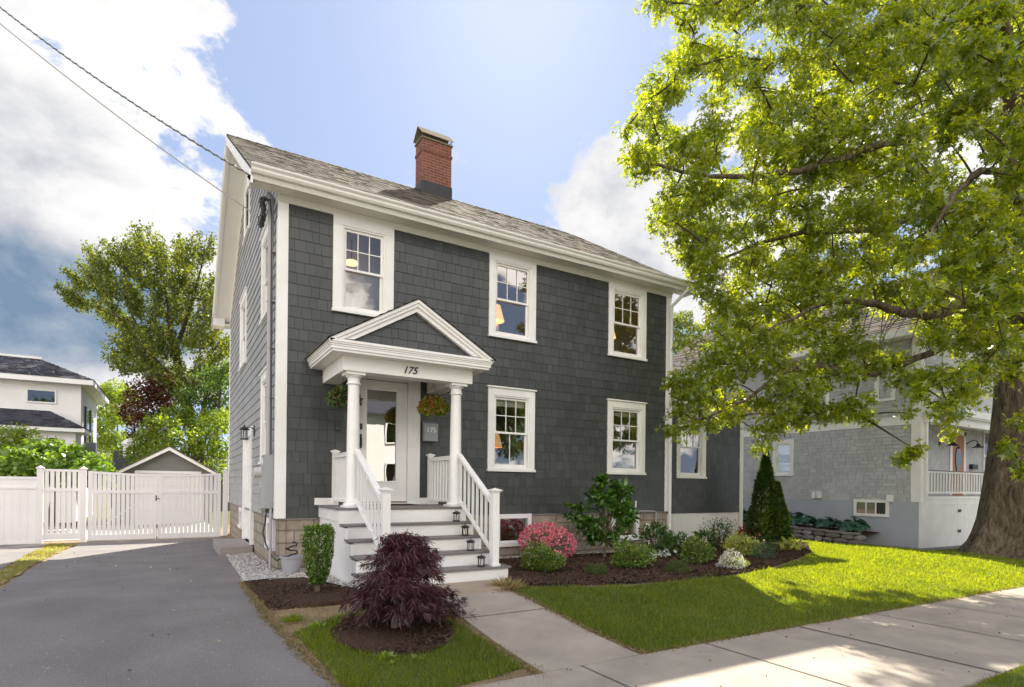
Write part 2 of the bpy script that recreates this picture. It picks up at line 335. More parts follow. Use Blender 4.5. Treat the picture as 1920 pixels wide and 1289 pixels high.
def bark_mat(name, c1, c2, sc=5):
    m, nt, b = new_mat(name); N = nt.nodes; L = nt.links; g = N.new('ShaderNodeNewGeometry')
    mp = N.new('ShaderNodeMapping'); mp.inputs['Scale'].default_value = (sc, sc, sc*.22); L.new(g.outputs['Position'], mp.inputs[0])
    n = N.new('ShaderNodeTexNoise'); n.inputs['Scale'].default_value = 2.2; n.inputs['Detail'].default_value = 8; n.inputs['Roughness'].default_value = .7; n.inputs['Distortion'].default_value = .6; L.new(mp.outputs[0], n.inputs['Vector'])
    r = N.new('ShaderNodeValToRGB'); L.new(n.outputs[0], r.inputs[0]); r.color_ramp.elements[0].position = .36; r.color_ramp.elements[0].color = (*c1, 1); r.color_ramp.elements[1].position = .62; r.color_ramp.elements[1].color = (*c2, 1)
    L.new(r.outputs[0], b.inputs['Base Color']); b.inputs['Roughness'].default_value = .95; b.inputs['Specular IOR Level'].default_value = .1
    bp = N.new('ShaderNodeBump'); bp.inputs['Strength'].default_value = 1; bp.inputs['Distance'].default_value = .06; L.new(n.outputs[0], bp.inputs['Height']); L.new(bp.outputs[0], b.inputs['Normal'])
    return m
BARK = bark_mat('oak_bark', (.055, .042, .03), (.22, .175, .125))
BARKT = bark_mat('twig_bark', (.05, .04, .03), (.13, .10, .075), 20)

# ------------------------------------------------------------------ ground sheets
def sheet(name, poly, mat_, off, res=.5, thick=0, fn=None, parent=None):
    """polygon (world xy) following the terrain; thick>0 gives it a real edge"""
    bm = bmesh.new(); vs = [bm.verts.new((p[0], p[1], 0)) for p in poly]; f = bm.faces.new(vs)
    bmesh.ops.recalc_face_normals(bm, faces=[f])
    if f.normal.z < 0: f.normal_flip()
    xs = [p[0] for p in poly]; ys = [p[1] for p in poly]
    x = math.floor(min(xs)/res)*res + res
    while x < max(xs):
        bmesh.ops.bisect_plane(bm, geom=bm.verts[:]+bm.edges[:]+bm.faces[:], plane_co=(x, 0, 0), plane_no=(1, 0, 0)); x += res
    y = math.floor(min(ys)/res)*res + res
    while y < max(ys):
        bmesh.ops.bisect_plane(bm, geom=bm.verts[:]+bm.edges[:]+bm.faces[:], plane_co=(0, y, 0), plane_no=(0, 1, 0)); y += res
    for v in bm.verts: v.co.z = G(v.co.x, v.co.y) + off + (fn(v.co.x, v.co.y) if fn else 0)
    if thick:
        r = bmesh.ops.extrude_edge_only(bm, edges=[e for e in bm.edges if e.is_boundary])
        for v in [g for g in r['geom'] if isinstance(g, bmesh.types.BMVert)]: v.co.z -= thick
    me = bpy.data.meshes.new(name); bm.to_mesh(me); bm.free()
    return link(name, me, mat_, parent)
def inpoly(P, poly):
    x, y = P[:, 0], P[:, 1]; r = np.zeros(len(P), bool); n = len(poly)
    for i in range(n):
        x0, y0 = poly[i][:2]; x1, y1 = poly[(i+1) % n][:2]
        if y0 == y1: continue
        c = ((y0 > y) != (y1 > y)) & (x < (x1-x0)*(y-y0)/(y1-y0)+x0); r ^= c
    return r
def wob(poly, amp, seed=1, step=.25):
    rnd = random.Random(seed); out = []
    for i in range(len(poly)):
        a = poly[i]; b = poly[(i+1) % len(poly)]; d = math.dist(a[:2], b[:2]); k = max(1, int(d/step))
        for j in range(k):
            t = j/k; out.append((a[0]+(b[0]-a[0])*t+rnd.uniform(-amp, amp), a[1]+(b[1]-a[1])*t+rnd.uniform(-amp, amp)))
    return out
Gv = np.vectorize(G)
def pxp(L): return [tuple(at(u, v)[:2]) for u, v in L]

def build_ground():
    sheet('ground', [(-7, -10), (24, -10), (24, 12), (-7, 12)], SOIL, -.006, .35)['kind'] = 'structure'
    sheet('far_ground', [(-90, -60), (140, -60), (140, 190), (-90, 190)], mat('far_turf', (.09, .12, .035), .95, .1, (.4, .8, (.14, .13, .06))), -.16, 3.0)['kind'] = 'structure'
    rd = sheet('road', [(-60, -20), (80, -20), (80, -9.15), (-60, -9.15)], ASPH, -.10, 2.0, fn=lambda x, y: 0.11); tag(rd, kind='structure')
build_ground()
SW0, SW1 = -7.62, -5.72      # pavement
joints = [at(1515, 1183)[0], at(1330, 1213)[0]]
jx = at(1515, 1183)[0]; jd = at(1515, 1183)[0]-at(1330, 1213)[0]
def build_pavement():
    o = sheet('sidewalk', [(.12, SW0), (60, SW0), (60, SW1), (.12, SW1)], CONC, .018, 1.0, .06); tag(o, kind='structure')
    o = sheet('front_walk', [(1.32, SW1+.012), (2.42, SW1+.012), (2.50, -2.95), (1.40, -2.95)], CONC, .016, .7, .06); tag(o, kind='structure')
    m = MB(); k = jx - 20*jd
    J = mat('pavement_joint', (.10, .085, .07), .95)
    x = jx - 2*jd
    while x < 40:
        w = .016 if abs(x-jx) < .01 else .008
        for i in range(6):
            y0 = SW0 + (SW1-SW0)*i/6; y1 = SW0 + (SW1-SW0)*(i+1)/6
            m.add([(x-w, y0, G(x, y0)+.0225), (x+w, y0, G(x, y0)+.0225), (x+w, y1, G(x, y1)+.0225), (x-w, y1, G(x, y1)+.0225)], [(0, 1, 2, 3)])
        x += jd
    for yy in (-4.05,):
        m.add([(1.34, yy, G(1.3, yy)+.0205), (2.47, yy, G(2.4, yy)+.0205), (2.47, yy+.014, G(2.4, yy)+.0205), (1.34, yy+.014, G(1.3, yy)+.0205)], [(0, 1, 2, 3)])
    tag(m.build('pavement_joints', J), kind='structure')
    st = MB().box(1.42, 2.62, -3.12, -2.5, -1.0, -.80).build('sandstone_landing', mat('sandstone', (.40, .33, .25), .9, .2, (4, .7, (.32, .26, .2)), (30, .4, .01))); tag(st, kind='structure')
build_pavement()

DRIVE = pxp([(405, 1010), (423, 1042), (455, 1092), (500, 1160), (560, 1225), (635, 1289)])
DRIVE = [(-.10, 8.6), (-.32, 6.3)] + DRIVE[1:] + [(.02, -9.12), (-4.6, -9.12)] + pxp([(0, 1108), (60, 1068), (110, 1040), (150, 1022)]) + [(-3.3, 8.6)]
MULCH1 = pxp([(456, 1096), (500, 1092), (570, 1089), (640, 1104), (700, 1108), (690, 1128), (640, 1134), (505, 1144)])
PEBB = pxp([(424, 1042), (476, 1032)]) + [(-.02, 2.8), (-.02, -.02), (.62, -.02), (.62, -1.9)] + pxp([(640, 1102), (570, 1087), (500, 1090), (457, 1094)])
c = at(742, 1190)
DISC = [(c[0]+.62*math.cos(a)*(1+.06*math.sin(3*a)), c[1]+.60*math.sin(a)) for a in [2*math.pi*i/28 for i in range(28)]]
BED = [(2.75, -.42), (2.78, -2.55)] + pxp([(950, 1102), (1060, 1100), (1180, 1096), (1290, 1088), (1380, 1078), (1440, 1066), (1490, 1050), (1520, 1036), (1510, 1020)]) + [(13.2, .3), (12.3, .25), (9.0, .3), (8.6, -.42)]
LAWN = pxp([(940, 1104), (1060, 1104), (1180, 1100), (1290, 1092), (1380, 1082), (1446, 1070), (1496, 1053), (1524, 1038), (1512, 1020)]) + [(14.5, 1.2), (17.2, .6), (18.2, -1.2), (30, -1.2), (30, SW1), (2.55, SW1), (2.53, -3.0)]
LAWN2 = pxp([(552, 1190), (640, 1160), (720, 1142), (800, 1148), (862, 1160)]) + [(1.28, -3.6), (1.22, -5.5)] + pxp([(940, 1268), (860, 1289)]) + [(0.0, -5.75)] + pxp([(640, 1289), (600, 1240)])
VERGE = [(2.5, -9.0), (2.5, SW0-.02), (60, SW0-.02), (60, -9.0)]
STRIP = pxp([(0, 1100), (60, 1060), (105, 1038), (140, 1022), (90, 1022), (45, 1045), (0, 1072)])
def build_sheets():
    for nm, poly, m, off, th, w in (('driveway', DRIVE, ASPH, .012, .05, .012), ('planting_soil', MULCH1, MULCH, .02, .05, .02), ('mulch_ring', DISC, MULCH, .028, .06, .015), ('mulch_bed', BED, MULCH, .03, .08, .02),
                                ('lawn', LAWN, TURF, .008, .03, .03), ('lawn_patch', LAWN2, TURF, .006, .03, .04), ('verge', VERGE, TURF, .004, 0, .03), ('grass_strip', STRIP, mat('dry_verge', (.36, .29, .15), .95, .1, (4, .9, (.22, .22, .07)), (50, .8, .02)), .009, 0, .05)):
        rs = random.Random(5); o = sheet(nm, wob(poly, w, 3), m, off, .35, th, fn=(lambda x, y: .035*math.sin(3*x+1)*math.sin(4*y)) if 'mulch' in nm or 'soil' in nm else None)
        tag(o, kind='structure')
    o = sheet('neighbour_drive', [(14.8, 1.6), (18.6, -.9), (45, -.9), (45, .3), (19.2, .35), (15.3, 9), (13.6, 9)], ASPH, .014, 1.0); tag(o, kind='structure')
    o = sheet('side_drive', [(-12, 8.3), (-4.2, 8.3)] + pxp([(95, 1021), (48, 1043), (0, 1070)]) + [(-12, 0)], ASPH, .010, 1.0); tag(o, kind='structure')
    o = sheet('back_yard', [(-14, 9.3), (-.2, 9.3), (-.2, 18), (-14, 18)], mat('pale_paving', (.42, .38, .34), .9, .2, (3, .6, (.36, .32, .28))), .006, 2.0); tag(o, kind='structure')
build_sheets()

# ------------------------------------------------------------------ the shingled house
def shingles(w0, w1, z0, z1, holes=(), expo=.18, topfn=None, wr=(.11, .24), gap=.004, butt=.013, seed=1, botfn=None):
    rnd = random.Random(seed); mb = MB(); n = int(round((z1-z0)/expo)); e = (z1-z0)/n if topfn is None else expo
    if topfn: n = int(math.ceil((z1-z0)/expo))
    for c in range(n):
        a = z0 + c*e; b = a+e; x = w0 - rnd.uniform(0, wr[1])
        while x < w1:
            xe = x + rnd.uniform(*wr); l, r = max(x, w0), min(xe-gap, w1); x = xe
            if r-l < .012: continue
            dz = rnd.uniform(-.003, .003)
            rects = [(l, r, a, b)]
            for (hx0, hx1, hz0, hz1) in holes:
                nr = []
                for (p, q, s, t) in rects:
                    if q <= hx0 or p >= hx1 or t <= hz0 or s >= hz1: nr.append((p, q, s, t)); continue
                    if p < hx0: nr.append((p, hx0, s, t))
                    if q > hx1: nr.append((hx1, q, s, t))
                    mp, mq = max(p, hx0), min(q, hx1)
                    if s < hz0: nr.append((mp, mq, s, hz0))
                    if t > hz1: nr.append((mp, mq, hz1, t))
                rects = nr
            for (p, q, s, t) in rects:
                tl = tr = t
                if topfn:
                    tl = min(t, topfn(p)); tr = min(t, topfn(q))
                    if tl <= s or tr <= s: continue
                    tl = max(tl, s+.001); tr = max(tr, s+.001)
                f = lambda z: -(.004 + (butt-.004)*(1-(z-a)/e))
                s2 = s+dz if s == a else s
                mb.add([(p, f(s), s2), (q, f(s), s2), (q, f(tr), tr), (p, f(tl), tl), (p, .002, s2), (q, .002, s2), (q, .002, tr), (p, .002, tl)],
                       [(0, 1, 2, 3), (4, 5, 1, 0), (1, 5, 6, 2), (4, 0, 3, 7)])
    return mb
def wall_back(w0, w1, z0, z1, holes, topfn=None, y=.004):
    """backing sheet with openings (grid of quads)"""
    mb = MB(); xs = sorted({w0, w1} | {h[0] for h in holes} | {h[1] for h in holes}); zs = sorted({z0, z1} | {h[2] for h in holes} | {h[3] for h in holes})
    for i in range(len(xs)-1):
        for j in range(len(zs)-1):
            cx, cz = (xs[i]+xs[i+1])/2, (zs[j]+zs[j+1])/2
            if any(h[0] < cx < h[1] and h[2] < cz < h[3] for h in holes): continue
            mb.add([(xs[i], y, zs[j]), (xs[i+1], y, zs[j]), (xs[i+1], y, zs[j+1]), (xs[i], y, zs[j+1])], [(0, 1, 2, 3)])
            mb.add([(xs[i], y+.12, zs[j]), (xs[i+1], y+.12, zs[j]), (xs[i+1], y+.12, zs[j+1]), (xs[i], y+.12, zs[j+1])], [(0, 1, 2, 3)])
    return mb
def window(par, x0, x1, z0, z1, glass=None, grid=(3, 2), loc=(0, 0, 0), rz=0, head=True, cas=.125, pane_backing=0, bot_grid=None, trim=None, curtain=False, frieze=False, label=None):
    """double hung window; outer casing x0..x1, z0..z1; local y<0 is outside"""
    T = trim or WHITE; glass = glass or GLASS
    m = MB(); zt = z1 - (.03 if head else 0); sill = .05
    hc = cas+.02
    m.box(x0, x0+cas, -.035, .03, z0+sill, zt-hc); m.box(x1-cas, x1, -.035, .03, z0+sill, zt-hc)
    m.box(x0, x1, -.035, .03, zt-hc, zt)
    if head: m.box(x0-.025, x1+.025, -.065, .01, zt, z1)
    # jamb liner
    jx0, jx1, jz0, jz1 = x0+cas, x1-cas, z0+sill+.03, zt-hc
    m.box(jx0, jx0+.03, -.022, .12, jz0, jz1); m.box(jx1-.03, jx1, -.022, .12, jz0, jz1); m.box(jx0+.03, jx1-.03, -.022, .12, jz1-.03, jz1)
    o = m.build('window', T, par, loc, rz, bevel=.004)
    if label: o['label'] = label
    s = MB().box(x0-.015, x1+.015, -.065, .03, z0, z0+sill); s.box(jx0, jx1, -.03, .12, z0+sill, z0+sill+.03); s.build('sill', T, o, bevel=.003)
    a, b, c, d = jx0+.03, jx1-.03, jz0, jz1-.03; mid = (c+d)/2
    st = .042
    up = MB().box(a, a+st, .012, .045, mid-.02, d).box(b-st, b, .012, .045, mid-.02, d).box(a+st, b-st, .012, .045, d-st, d).box(a+st, b-st, .012, .045, mid-.02, mid+.018)
    up.build('upper_sash', T, o)
    lo = MB().box(a, a+st, .047, .08, c, mid+.018).box(b-st, b, .047, .08, c, mid+.018).box(a+st, b-st, .047, .08, c, c+.065).box(a+st, b-st, .047, .08, mid-.02, mid+.018)
    lo.build('lower_sash', T, o)
    gx0, gx1 = a+st, b-st
    mu = MB()
    def grid_(g, za, zb, y):
        nx, nz = g
        for i in range(1, nx): xx = gx0+(gx1-gx0)*i/nx; mu.box(xx-.008, xx+.008, y-.006, y+.006, za, zb)
        for j in range(1, nz): zz = za+(zb-za)*j/nz; mu.box(gx0, gx1, y-.0055, y+.0055, zz-.008, zz+.008)
    if grid: grid_(grid, mid+.018, d-st, .022)
    if bot_grid: grid_(bot_grid, c+.065, mid-.02, .057)
    if mu.v: mu.build('muntin', T, o)
    MB().add([(gx0-.005, .03, mid+.01), (gx1+.005, .03, mid+.01), (gx1+.005, .03, d-st+.005), (gx0-.005, .03, d-st+.005)], [(0, 1, 2, 3)]).build('upper_pane', glass, o)
    MB().add([(gx0-.005, .064, c+.06), (gx1+.005, .064, c+.06), (gx1+.005, .064, mid-.01), (gx0-.005, .064, mid-.01)], [(0, 1, 2, 3)]).build('lower_pane', glass, o)
    if pane_backing: MB().box(gx0-.02, gx1+.02, .10, .105, d-st-pane_backing, d).build('roller_blind', SHADEC, o)
    if curtain:
        mm = MB(); n = 60
        for i in range(n):
            xa = gx0-.05+(gx1-gx0+.1)*i/n; xb = gx0-.05+(gx1-gx0+.1)*(i+1)/n
            mm.add([(xa, .16+.015*math.sin(i*1.1), c-.05), (xb, .16+.015*math.sin((i+1)*1.1), c-.05), (xb, .16+.015*math.sin((i+1)*1.1), d+.05), (xa, .16+.015*math.sin(i*1.1), d+.05)], [(0, 1, 2, 3)])
        mm.build('curtain', CURTAIN, o)
    return o

FZ = 5.05; LX = 8.54; DY = 8.88; XR = 8.68    # frieze bottom, siding right edge, depth, outer right corner
EZ = 5.28; EY = -.40; RY = 4.45; RZ = 8.30    # eave and ridge
GXL, GXR = -.46, 9.08
house = empty('shingled_house', (0, 0, 0), 0, 'two-storey charcoal shingled house with white trim, columned entry porch and brick chimney', 'house')
UPW = [(.844, 1.891), (3.80, 4.874), (6.783, 7.892)]
DOORH = (1.17, 2.41, .20, 2.60)
def build_house():
    holes = [(x0+.03, x1-.03, 3.442+.03, FZ) for x0, x1 in UPW] + [(x0+.03, x1-.03, .837+.03, 2.497-.04) for x0, x1 in UPW[1:]] + [(1.17+.02, 2.41-.02, 0, 2.58)]
    shingles(.142, LX, 0, FZ, holes, seed=4).build('front_siding', GRAYS, house)
    wall_back(0.01, XR-.01, 0, FZ+.5, [(h[0], h[1], h[2], min(h[3], FZ)) for h in holes]).build('front_sheathing', BACKING, house)
    # left side wall (local x runs towards the street)
    sl_ = (RZ-EZ)/(RY-EY)
    def top_side(lx):
        y = DY-lx; return (EZ-.02) + sl_*(y-EY) if y < RY else (EZ-.02) + sl_*((2*RY-EY)-y)
    top_s2 = lambda lx: top_side(lx)-.19
    W_side = [(.72, 1.76, .90, 2.57), (.84, 1.86, 3.50, 5.12), (4.45, 5.80, 3.28, 5.0)]      # y range, z range
    attic = (4.0, 5.1, 6.15, 7.45)
    door = (3.15, 4.75, -.70, 1.74)
    hs = [(DY-b+.03, DY-a-.03, c+.03, d-.03) for a, b, c, d in W_side+[attic]] + [(DY-door[1]+.03, DY-door[0]-.03, -1, door[3]-.03)]
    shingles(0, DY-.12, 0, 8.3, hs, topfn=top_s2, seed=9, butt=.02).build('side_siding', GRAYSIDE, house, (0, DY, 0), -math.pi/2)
    wb = MB().poly_prism([(0, 0), (DY, 0), (DY, top_side(DY)), (DY-RY, RZ-.02), (0, top_side(0))], 'y', .13, .14)
    wall_back(0.01, DY-.01, 0, EZ-.1, [h if h[2] > -.5 else (h[0], h[1], 0, h[3]) for h in hs[:3]+hs[4:]]).build('side_sheathing', BACKING, house, (0, DY, 0), -math.pi/2)
    MB().poly_prism([(0.01, EZ-.1), (DY-.01, EZ-.1), (DY-.01, top_side(DY)), (DY-RY, RZ-.03), (.01, top_side(0))], 'y', .004, .05).build('gable_sheathing', BACKING, house, (0, DY, 0), -math.pi/2)
    for (a, b, c, d) in W_side: window(house, DY-b, DY-a, c, d, GLASS, None, (0, DY, 0), -math.pi/2, curtain=True)
    window(house, DY-attic[1], DY-attic[0], attic[2], attic[3], GLASS, None, (0, DY, 0), -math.pi/2, curtain=True)
    # right wall and back wall (plain shingles)
    shingles(.12, DY-.12, 0, 8.3, [], topfn=lambda lx: top_s2(DY-lx), seed=11).build('right_siding', GRAYS, house, (XR, 0, 0), math.pi/2)
    MB().box(XR-.06, XR-.01, 0.01, DY-.01, 0, EZ).poly_prism([(.01, EZ), (DY-.01, EZ), (RY, RZ-.03)], 'x', XR-.06, XR-.01).build('right_sheathing', BACKING, house)
    MB().box(0, XR, DY-.05, DY, 0, EZ+.2).build('back_wall', GRAYS, house)
    # corner boards
    cb = MB().box(-.022, .142, -.024, .0, -.005, FZ).box(-.022, .0, .0, .13, -.005, FZ-.25); cb.build('corner_board', WHITE, house, bevel=.003)
    MB().box(LX, XR+.022, -.024, .0, -.005, FZ).box(XR, XR+.022, 0, .13, -.005, FZ).build('corner_board', WHITE, house, bevel=.003)
    MB().box(-.022, 0, DY-.14, DY+.02, -.005, FZ).build('corner_board', WHITE, house, bevel=.003)
    # frieze, soffit, cornice
    MB().box(-.03, XR+.03, -.03, .0, FZ, EZ-.09).box(-.03, -.0, .0, .20, FZ-.0, EZ-.09).build('frieze_board', CREAM, house, bevel=.003)
    MB().box(GXL+.02, GXR-.02, EY+.05, -.03, EZ-.12, EZ-.085).build('eave_soffit', CREAM, house)
    fas = MB().poly_prism([(EY+.05, EZ-.16), (EY+.02, EZ-.16), (EY+.0, EZ-.12), (EY-.0, EZ-.02), (EY+.05, EZ-.0)], 'x', GXL+.02, GXR-.02); fas.build('eave_fascia', CREAM, house)
    # rear eave soffit
    MB().box(GXL+.02, GXR-.02, DY, DY+.40, EZ-.12, EZ-.085).build('eave_soffit', CREAM, house)
    # gutter (ogee)
    gp = [(EY-.001, EZ-.09), (EY-.06, EZ-.09), (EY-.085, EZ-.06), (EY-.09, EZ-.03), (EY-.125, EZ+.0), (EY-.13, EZ+.025), (EY-.118, EZ+.025), (EY-.114, EZ+.004), (EY-.08, EZ-.02), (EY-.074, EZ-.05), (EY-.055, EZ-.078), (EY-.001, EZ-.078)]
    MB().poly_prism(gp, 'x', GXL-.0, GXR+.06).build('gutter', CREAM, house)
    # roof slopes as courses of shingles
    def slope(sgn):
        rnd = random.Random(3 if sgn > 0 else 8); mb = MB(); Ls = math.hypot(RY-EY, RZ-EZ); n = 38; e = Ls/n
        dy, dz = (RY-EY)/Ls, (RZ-EZ)/Ls
        for c in range(n):
            x = GXL - rnd.uniform(0, .3)
            while x < GXR:
                xe = x+rnd.uniform(.09, .30); l, r = max(x, GXL), min(xe-.004, GXR); x = xe
                if r-l < .01: continue
                t = rnd.choice((.002, .003, .005, .008)); s0 = c*e - rnd.uniform(0, .012); s1 = (c+1)*e+.01
                def P(xx, s, h):
                    y = EY+.01-.03+dy*s-dz*h; z = EZ+.01-.02+dz*s+dy*h
                    if sgn < 0: y = 2*RY-y
                    return (xx, y, z)
                f = [(0, 1, 2, 3), (4, 5, 1, 0), (1, 5, 2), (4, 0, 3)]
                mb.add([P(l, s0, t+.004), P(r, s0, t+.004), P(r, s1, .002), P(l, s1, .004), P(l, s0, -.004), P(r, s0, -.004)], f)
        return mb
    rf = slope(1).build('roof', ROOFM, house)
    slope(-1).build('rear_shingles', ROOFM, rf)
    dk = MB().poly_prism([(EY-.01, EZ-.025), (RY, RZ-.025), (2*RY-EY+.01, EZ-.025), (2*RY-EY+.01, EZ-.06), (RY, RZ-.06), (EY-.01, EZ-.06)], 'x', GXL+.005, GXR-.005); dk.build('roof_deck', BACKING, rf)
    rc = MB()
    for i in range(47):
        x = GXL+i*.2
        if x > GXR-.05: continue
        rc.poly_prism([(RY-.13, RZ-.075), (RY, RZ+.02), (RY+.13, RZ-.075), (RY+.13, RZ-.09), (RY, RZ+.0), (RY-.13, RZ-.09)], 'x', x, min(GXR, x+.21)) if False else rc.add([(x, RY-.14, RZ-.068+.006), (x, RY, RZ+.028), (x, RY+.14, RZ-.068+.006), (min(GXR, x+.22), RY-.14, RZ-.072), (min(GXR, x+.22), RY, RZ+.018), (min(GXR, x+.22), RY+.14, RZ-.072)], [(0, 3, 4, 1), (1, 4, 5, 2)])
    rc.build('ridge_cap', ROOFM, rf)
    # rakes: boards, wide soffits under the gable overhang
    for xs, nm in ((GXL, -1), (GXR, 1)):
        for sg in (1, -1):
            def RP(s, h):
                y = EY+s; z = EZ-.06+sl_*s
                return (y if sg > 0 else 2*RY-y, z-h)
            ln = RY-EY
            e1 = .0
            mb = MB(); x0, x1 = (xs, xs+.03) if nm < 0 else (xs-.03, xs)
            mb.poly_prism([RP(0, 0), RP(ln, 0), RP(ln, .17), RP(0, .17)], 'x', x0, x1)
            x2, x3 = (xs-.02, xs) if nm < 0 else (xs, xs+.02)
            mb.poly_prism([RP(0, -.03), RP(ln, -.03), RP(ln, .06), RP(0, .06)], 'x', x2, x3)
            mb.build('rake_board', WHITE, house)
            a, b = (xs+.03, -.001) if nm < 0 else (XR+.001, xs-.03)
            so_ = MB(); k = 3
            so_.poly_prism([RP(.1, .13), RP(ln, .13), RP(ln, .15), RP(.1, .15)], 'x', a, b); 
            so_.poly_prism([RP(.1, .15), RP(ln, .15), RP(ln, .17), RP(.1, .17)], 'x', a, a+.05)
            so_.build('rake_soffit', CREAM, house)
            c0, c1 = (-.03, -.0) if nm < 0 else (XR, XR+.03)
            MB().poly_prism([RP(.35, .15), RP(ln, .15), RP(ln, .33), RP(.35, .33)], 'x', c0, c1).build('rake_frieze', WHITE, house)
            # cornice return at the eave
    MB().poly_prism([(EY+.0, EZ-.03), (.16, EZ+.09), (.16, EZ-.0), (-.05, EZ-.165), (EY+.02, EZ-.165)], 'x', GXL+.0, GXL+.045).build('cornice_return', CREAM, house)
    MB().poly_prism([(EY+.0, EZ-.03), (.16, EZ+.09), (.16, EZ-.0), (-.05, EZ-.165), (EY+.02, EZ-.165)], 'x', GXR-.045, GXR).build('cornice_return', CREAM, house)
    MB().poly_prism([(DY-.02, EZ+.15), (2*RY-EY, EZ-.03), (2*RY-EY, EZ-.165), (DY-.02, EZ-.165)], 'x', GXL+.0, GXL+.3).build('cornice_return', CREAM, house)
    # foundation
    fh = [(4.01, 4.83, -.64, -.02), (6.95, 7.75, -.64, -.02)]
    fm = wall_back(.03, XR-.02, -1.3, 0.0, fh, y=.02); fm.build('foundation', FOUND, house)
    sf = MB(); 
    wall_back(0, DY, -1.4, 0.0, [(DY-4.75, DY-3.15, -.75, 0), (DY-.95, DY-.22, -.55, -.04), (DY-5.75, DY-5.1, -.52, -.04)], y=.03).build('side_foundation', FOUND, house, (0, DY, 0), -math.pi/2)
    MB().box(.0, XR, -.006, .05, -.03, -.004).box(0, .05, 0, DY, -.03, -.004).build('sill_drip', mat('drip_edge', (.22, .20, .18), .7), house)
    def basement(x0, x1, z0, z1, loc=(0, 0, 0), rz=0, sill=True):
        MB().box(x0, x1, .35, .36, z0-.1, z1+.05).box(x0-.02, x0, .11, .35, z0-.1, z1+.05).box(x1, x1+.02, .11, .35, z0-.1, z1+.05).box(x0, x1, .11, .35, z0-.12, z0-.1).box(x0, x1, .11, .35, z1+.05, z1+.06).build('basement_dark_box', BACKING, house, loc, rz)  # near-black box stands in for the shade of the unlit basement
        m = MB().box(x0, x0+.09, -.02, .10, z0+.07, z1).box(x1-.09, x1, -.02, .10, z0+.07, z1).box(x0+.09, x1-.09, -.02, .10, z1-.09, z1).box(x0-.01, x1+.01, -.045, .10, z0, z0+.07)
        m.box(x0+.09, x1-.09, .03, .06, z0+.07, z0+.11)
        o = m.build('basement_window', VINYL, house, loc, rz, bevel=.003)
        MB().add([(x0+.09, .07, z0+.07), (x1-.09, .07, z0+.07), (x1-.09, .07, z1-.09), (x0+.09, .07, z1-.09)], [(0, 1, 2, 3)]).build('pane', glass_mat('dark_basement_glass', .25, (.25, .28, .28)), o)
        return o
    basement(*fh[0][:2], fh[0][2], 0); basement(*fh[1][:2], fh[1][2], 0)
    basement(DY-.95, DY-.22, -.55, -.03, (0, DY, 0), -math.pi/2); basement(DY-5.75, DY-5.1, -.52, -.03, (0, DY, 0), -math.pi/2)
    # front windows
    window(house, *UPW[0], 3.442, FZ+.03, glass_mat('pale_window_glass', .10), (3, 2), head=False, cas=.155)
    window(house, *UPW[1], 3.442, FZ+.03, GLASS, (3, 2), head=False)
    window(house, *UPW[2], 3.442, FZ+.03, GLASS, (3, 2), head=False)
    window(house, *UPW[1], .837, 2.497, GLASS, (3, 2), pane_backing=.12, bot_grid=(2, 1))
    window(house, *UPW[2], .837, 2.497, GLASS, (3, 2), pane_backing=.10)
    # interior shell so that the windows look into rooms
    it = MB(); y1 = 3.6
    for za, zb in ((.15, 2.85), (3.05, 5.22)):
        it.box(.16, XR-.16, y1, y1+.02, za, zb); it.box(.16, XR-.16, .14, y1, za-.02, za); it.box(.16, XR-.16, .14, y1, zb, zb+.02)
        if za > 1: it.box(.18, 2.75, .80, .82, za, zb)  # near partition added to catch window light and brighten the upper left room
        for xx in ((.16, .18), (2.75, 2.8), (5.7, 5.75), (XR-.18, XR-.16)): it.box(xx[0], xx[1], .14, y1, za, zb)
    it.build('interior', INTER, house)
    # chimney
    cx0, cx1, cy0, cy1 = 4.04, 4.86, 4.15, 4.62
    ch = MB().box(cx0, cx1, cy0, cy1, 7.8, 9.56).box(cx0-.03, cx1+.03, cy0-.03, cy1+.03, 9.30, 9.44); ch = MB().box(cx0, cx1, cy0, cy1, 7.8, 9.52); c_ = ch.build('chimney', BRICK, house)
    MB().box(cx0-.022, cx1+.022, cy0-.022, cy1+.022, 7.9, 8.44).build('flashing', mat('tar_flashing', (.012, .012, .015), .5, .5, (10, .6, (.03, .03, .035))), c_, bevel=.01)
    MB().box(cx0-.02, cx1+.02, cy0-.02, cy1+.02, 9.20, 9.27).build('brick_band', BRICK, c_)
    cap = MB().box(cx0-.03, cx1+.03, cy0-.03, cy1+.03, 9.52, 9.56)
    cap.poly_prism([(cy0-.07, 9.63), ((cy0+cy1)/2, 9.93), (cy1+.07, 9.66), (cy1+.07, 9.645), ((cy0+cy1)/2, 9.91), (cy0-.07, 9.615)], 'x', cx0-.05, cx1+.05)
    cap.build('chimney_cap', ALU, c_)
    ms = MB()
    for i in range(20):
        x = cx0+.01+i*(cx1-cx0-.02)/19
        for y in (cy0+.0, cy1-.0): ms.box(x-.003, x+.003, y-.003, y+.003, 9.56, 9.69)
    for i in range(11):
        y = cy0+i*(cy1-cy0)/10
        for x in (cx0, cx1): ms.box(x-.003, x+.003, y-.003, y+.003, 9.56, 9.69)
    ms.build('cap_mesh', ALU, c_)
    # downspout at right
    dsx = XR-.055
    MB().tube([(GXR-.32, EY-.06, EZ-.09), (GXR-.32, EY-.06, EZ-.16), (dsx+.03, -.08, FZ-.22), (dsx+.03, -.07, FZ-.35), (dsx+.03, -.07, -.75), (dsx+.03, -.14, -.84)], .038, 8).build('downspout', CREAM, house, smooth=False)
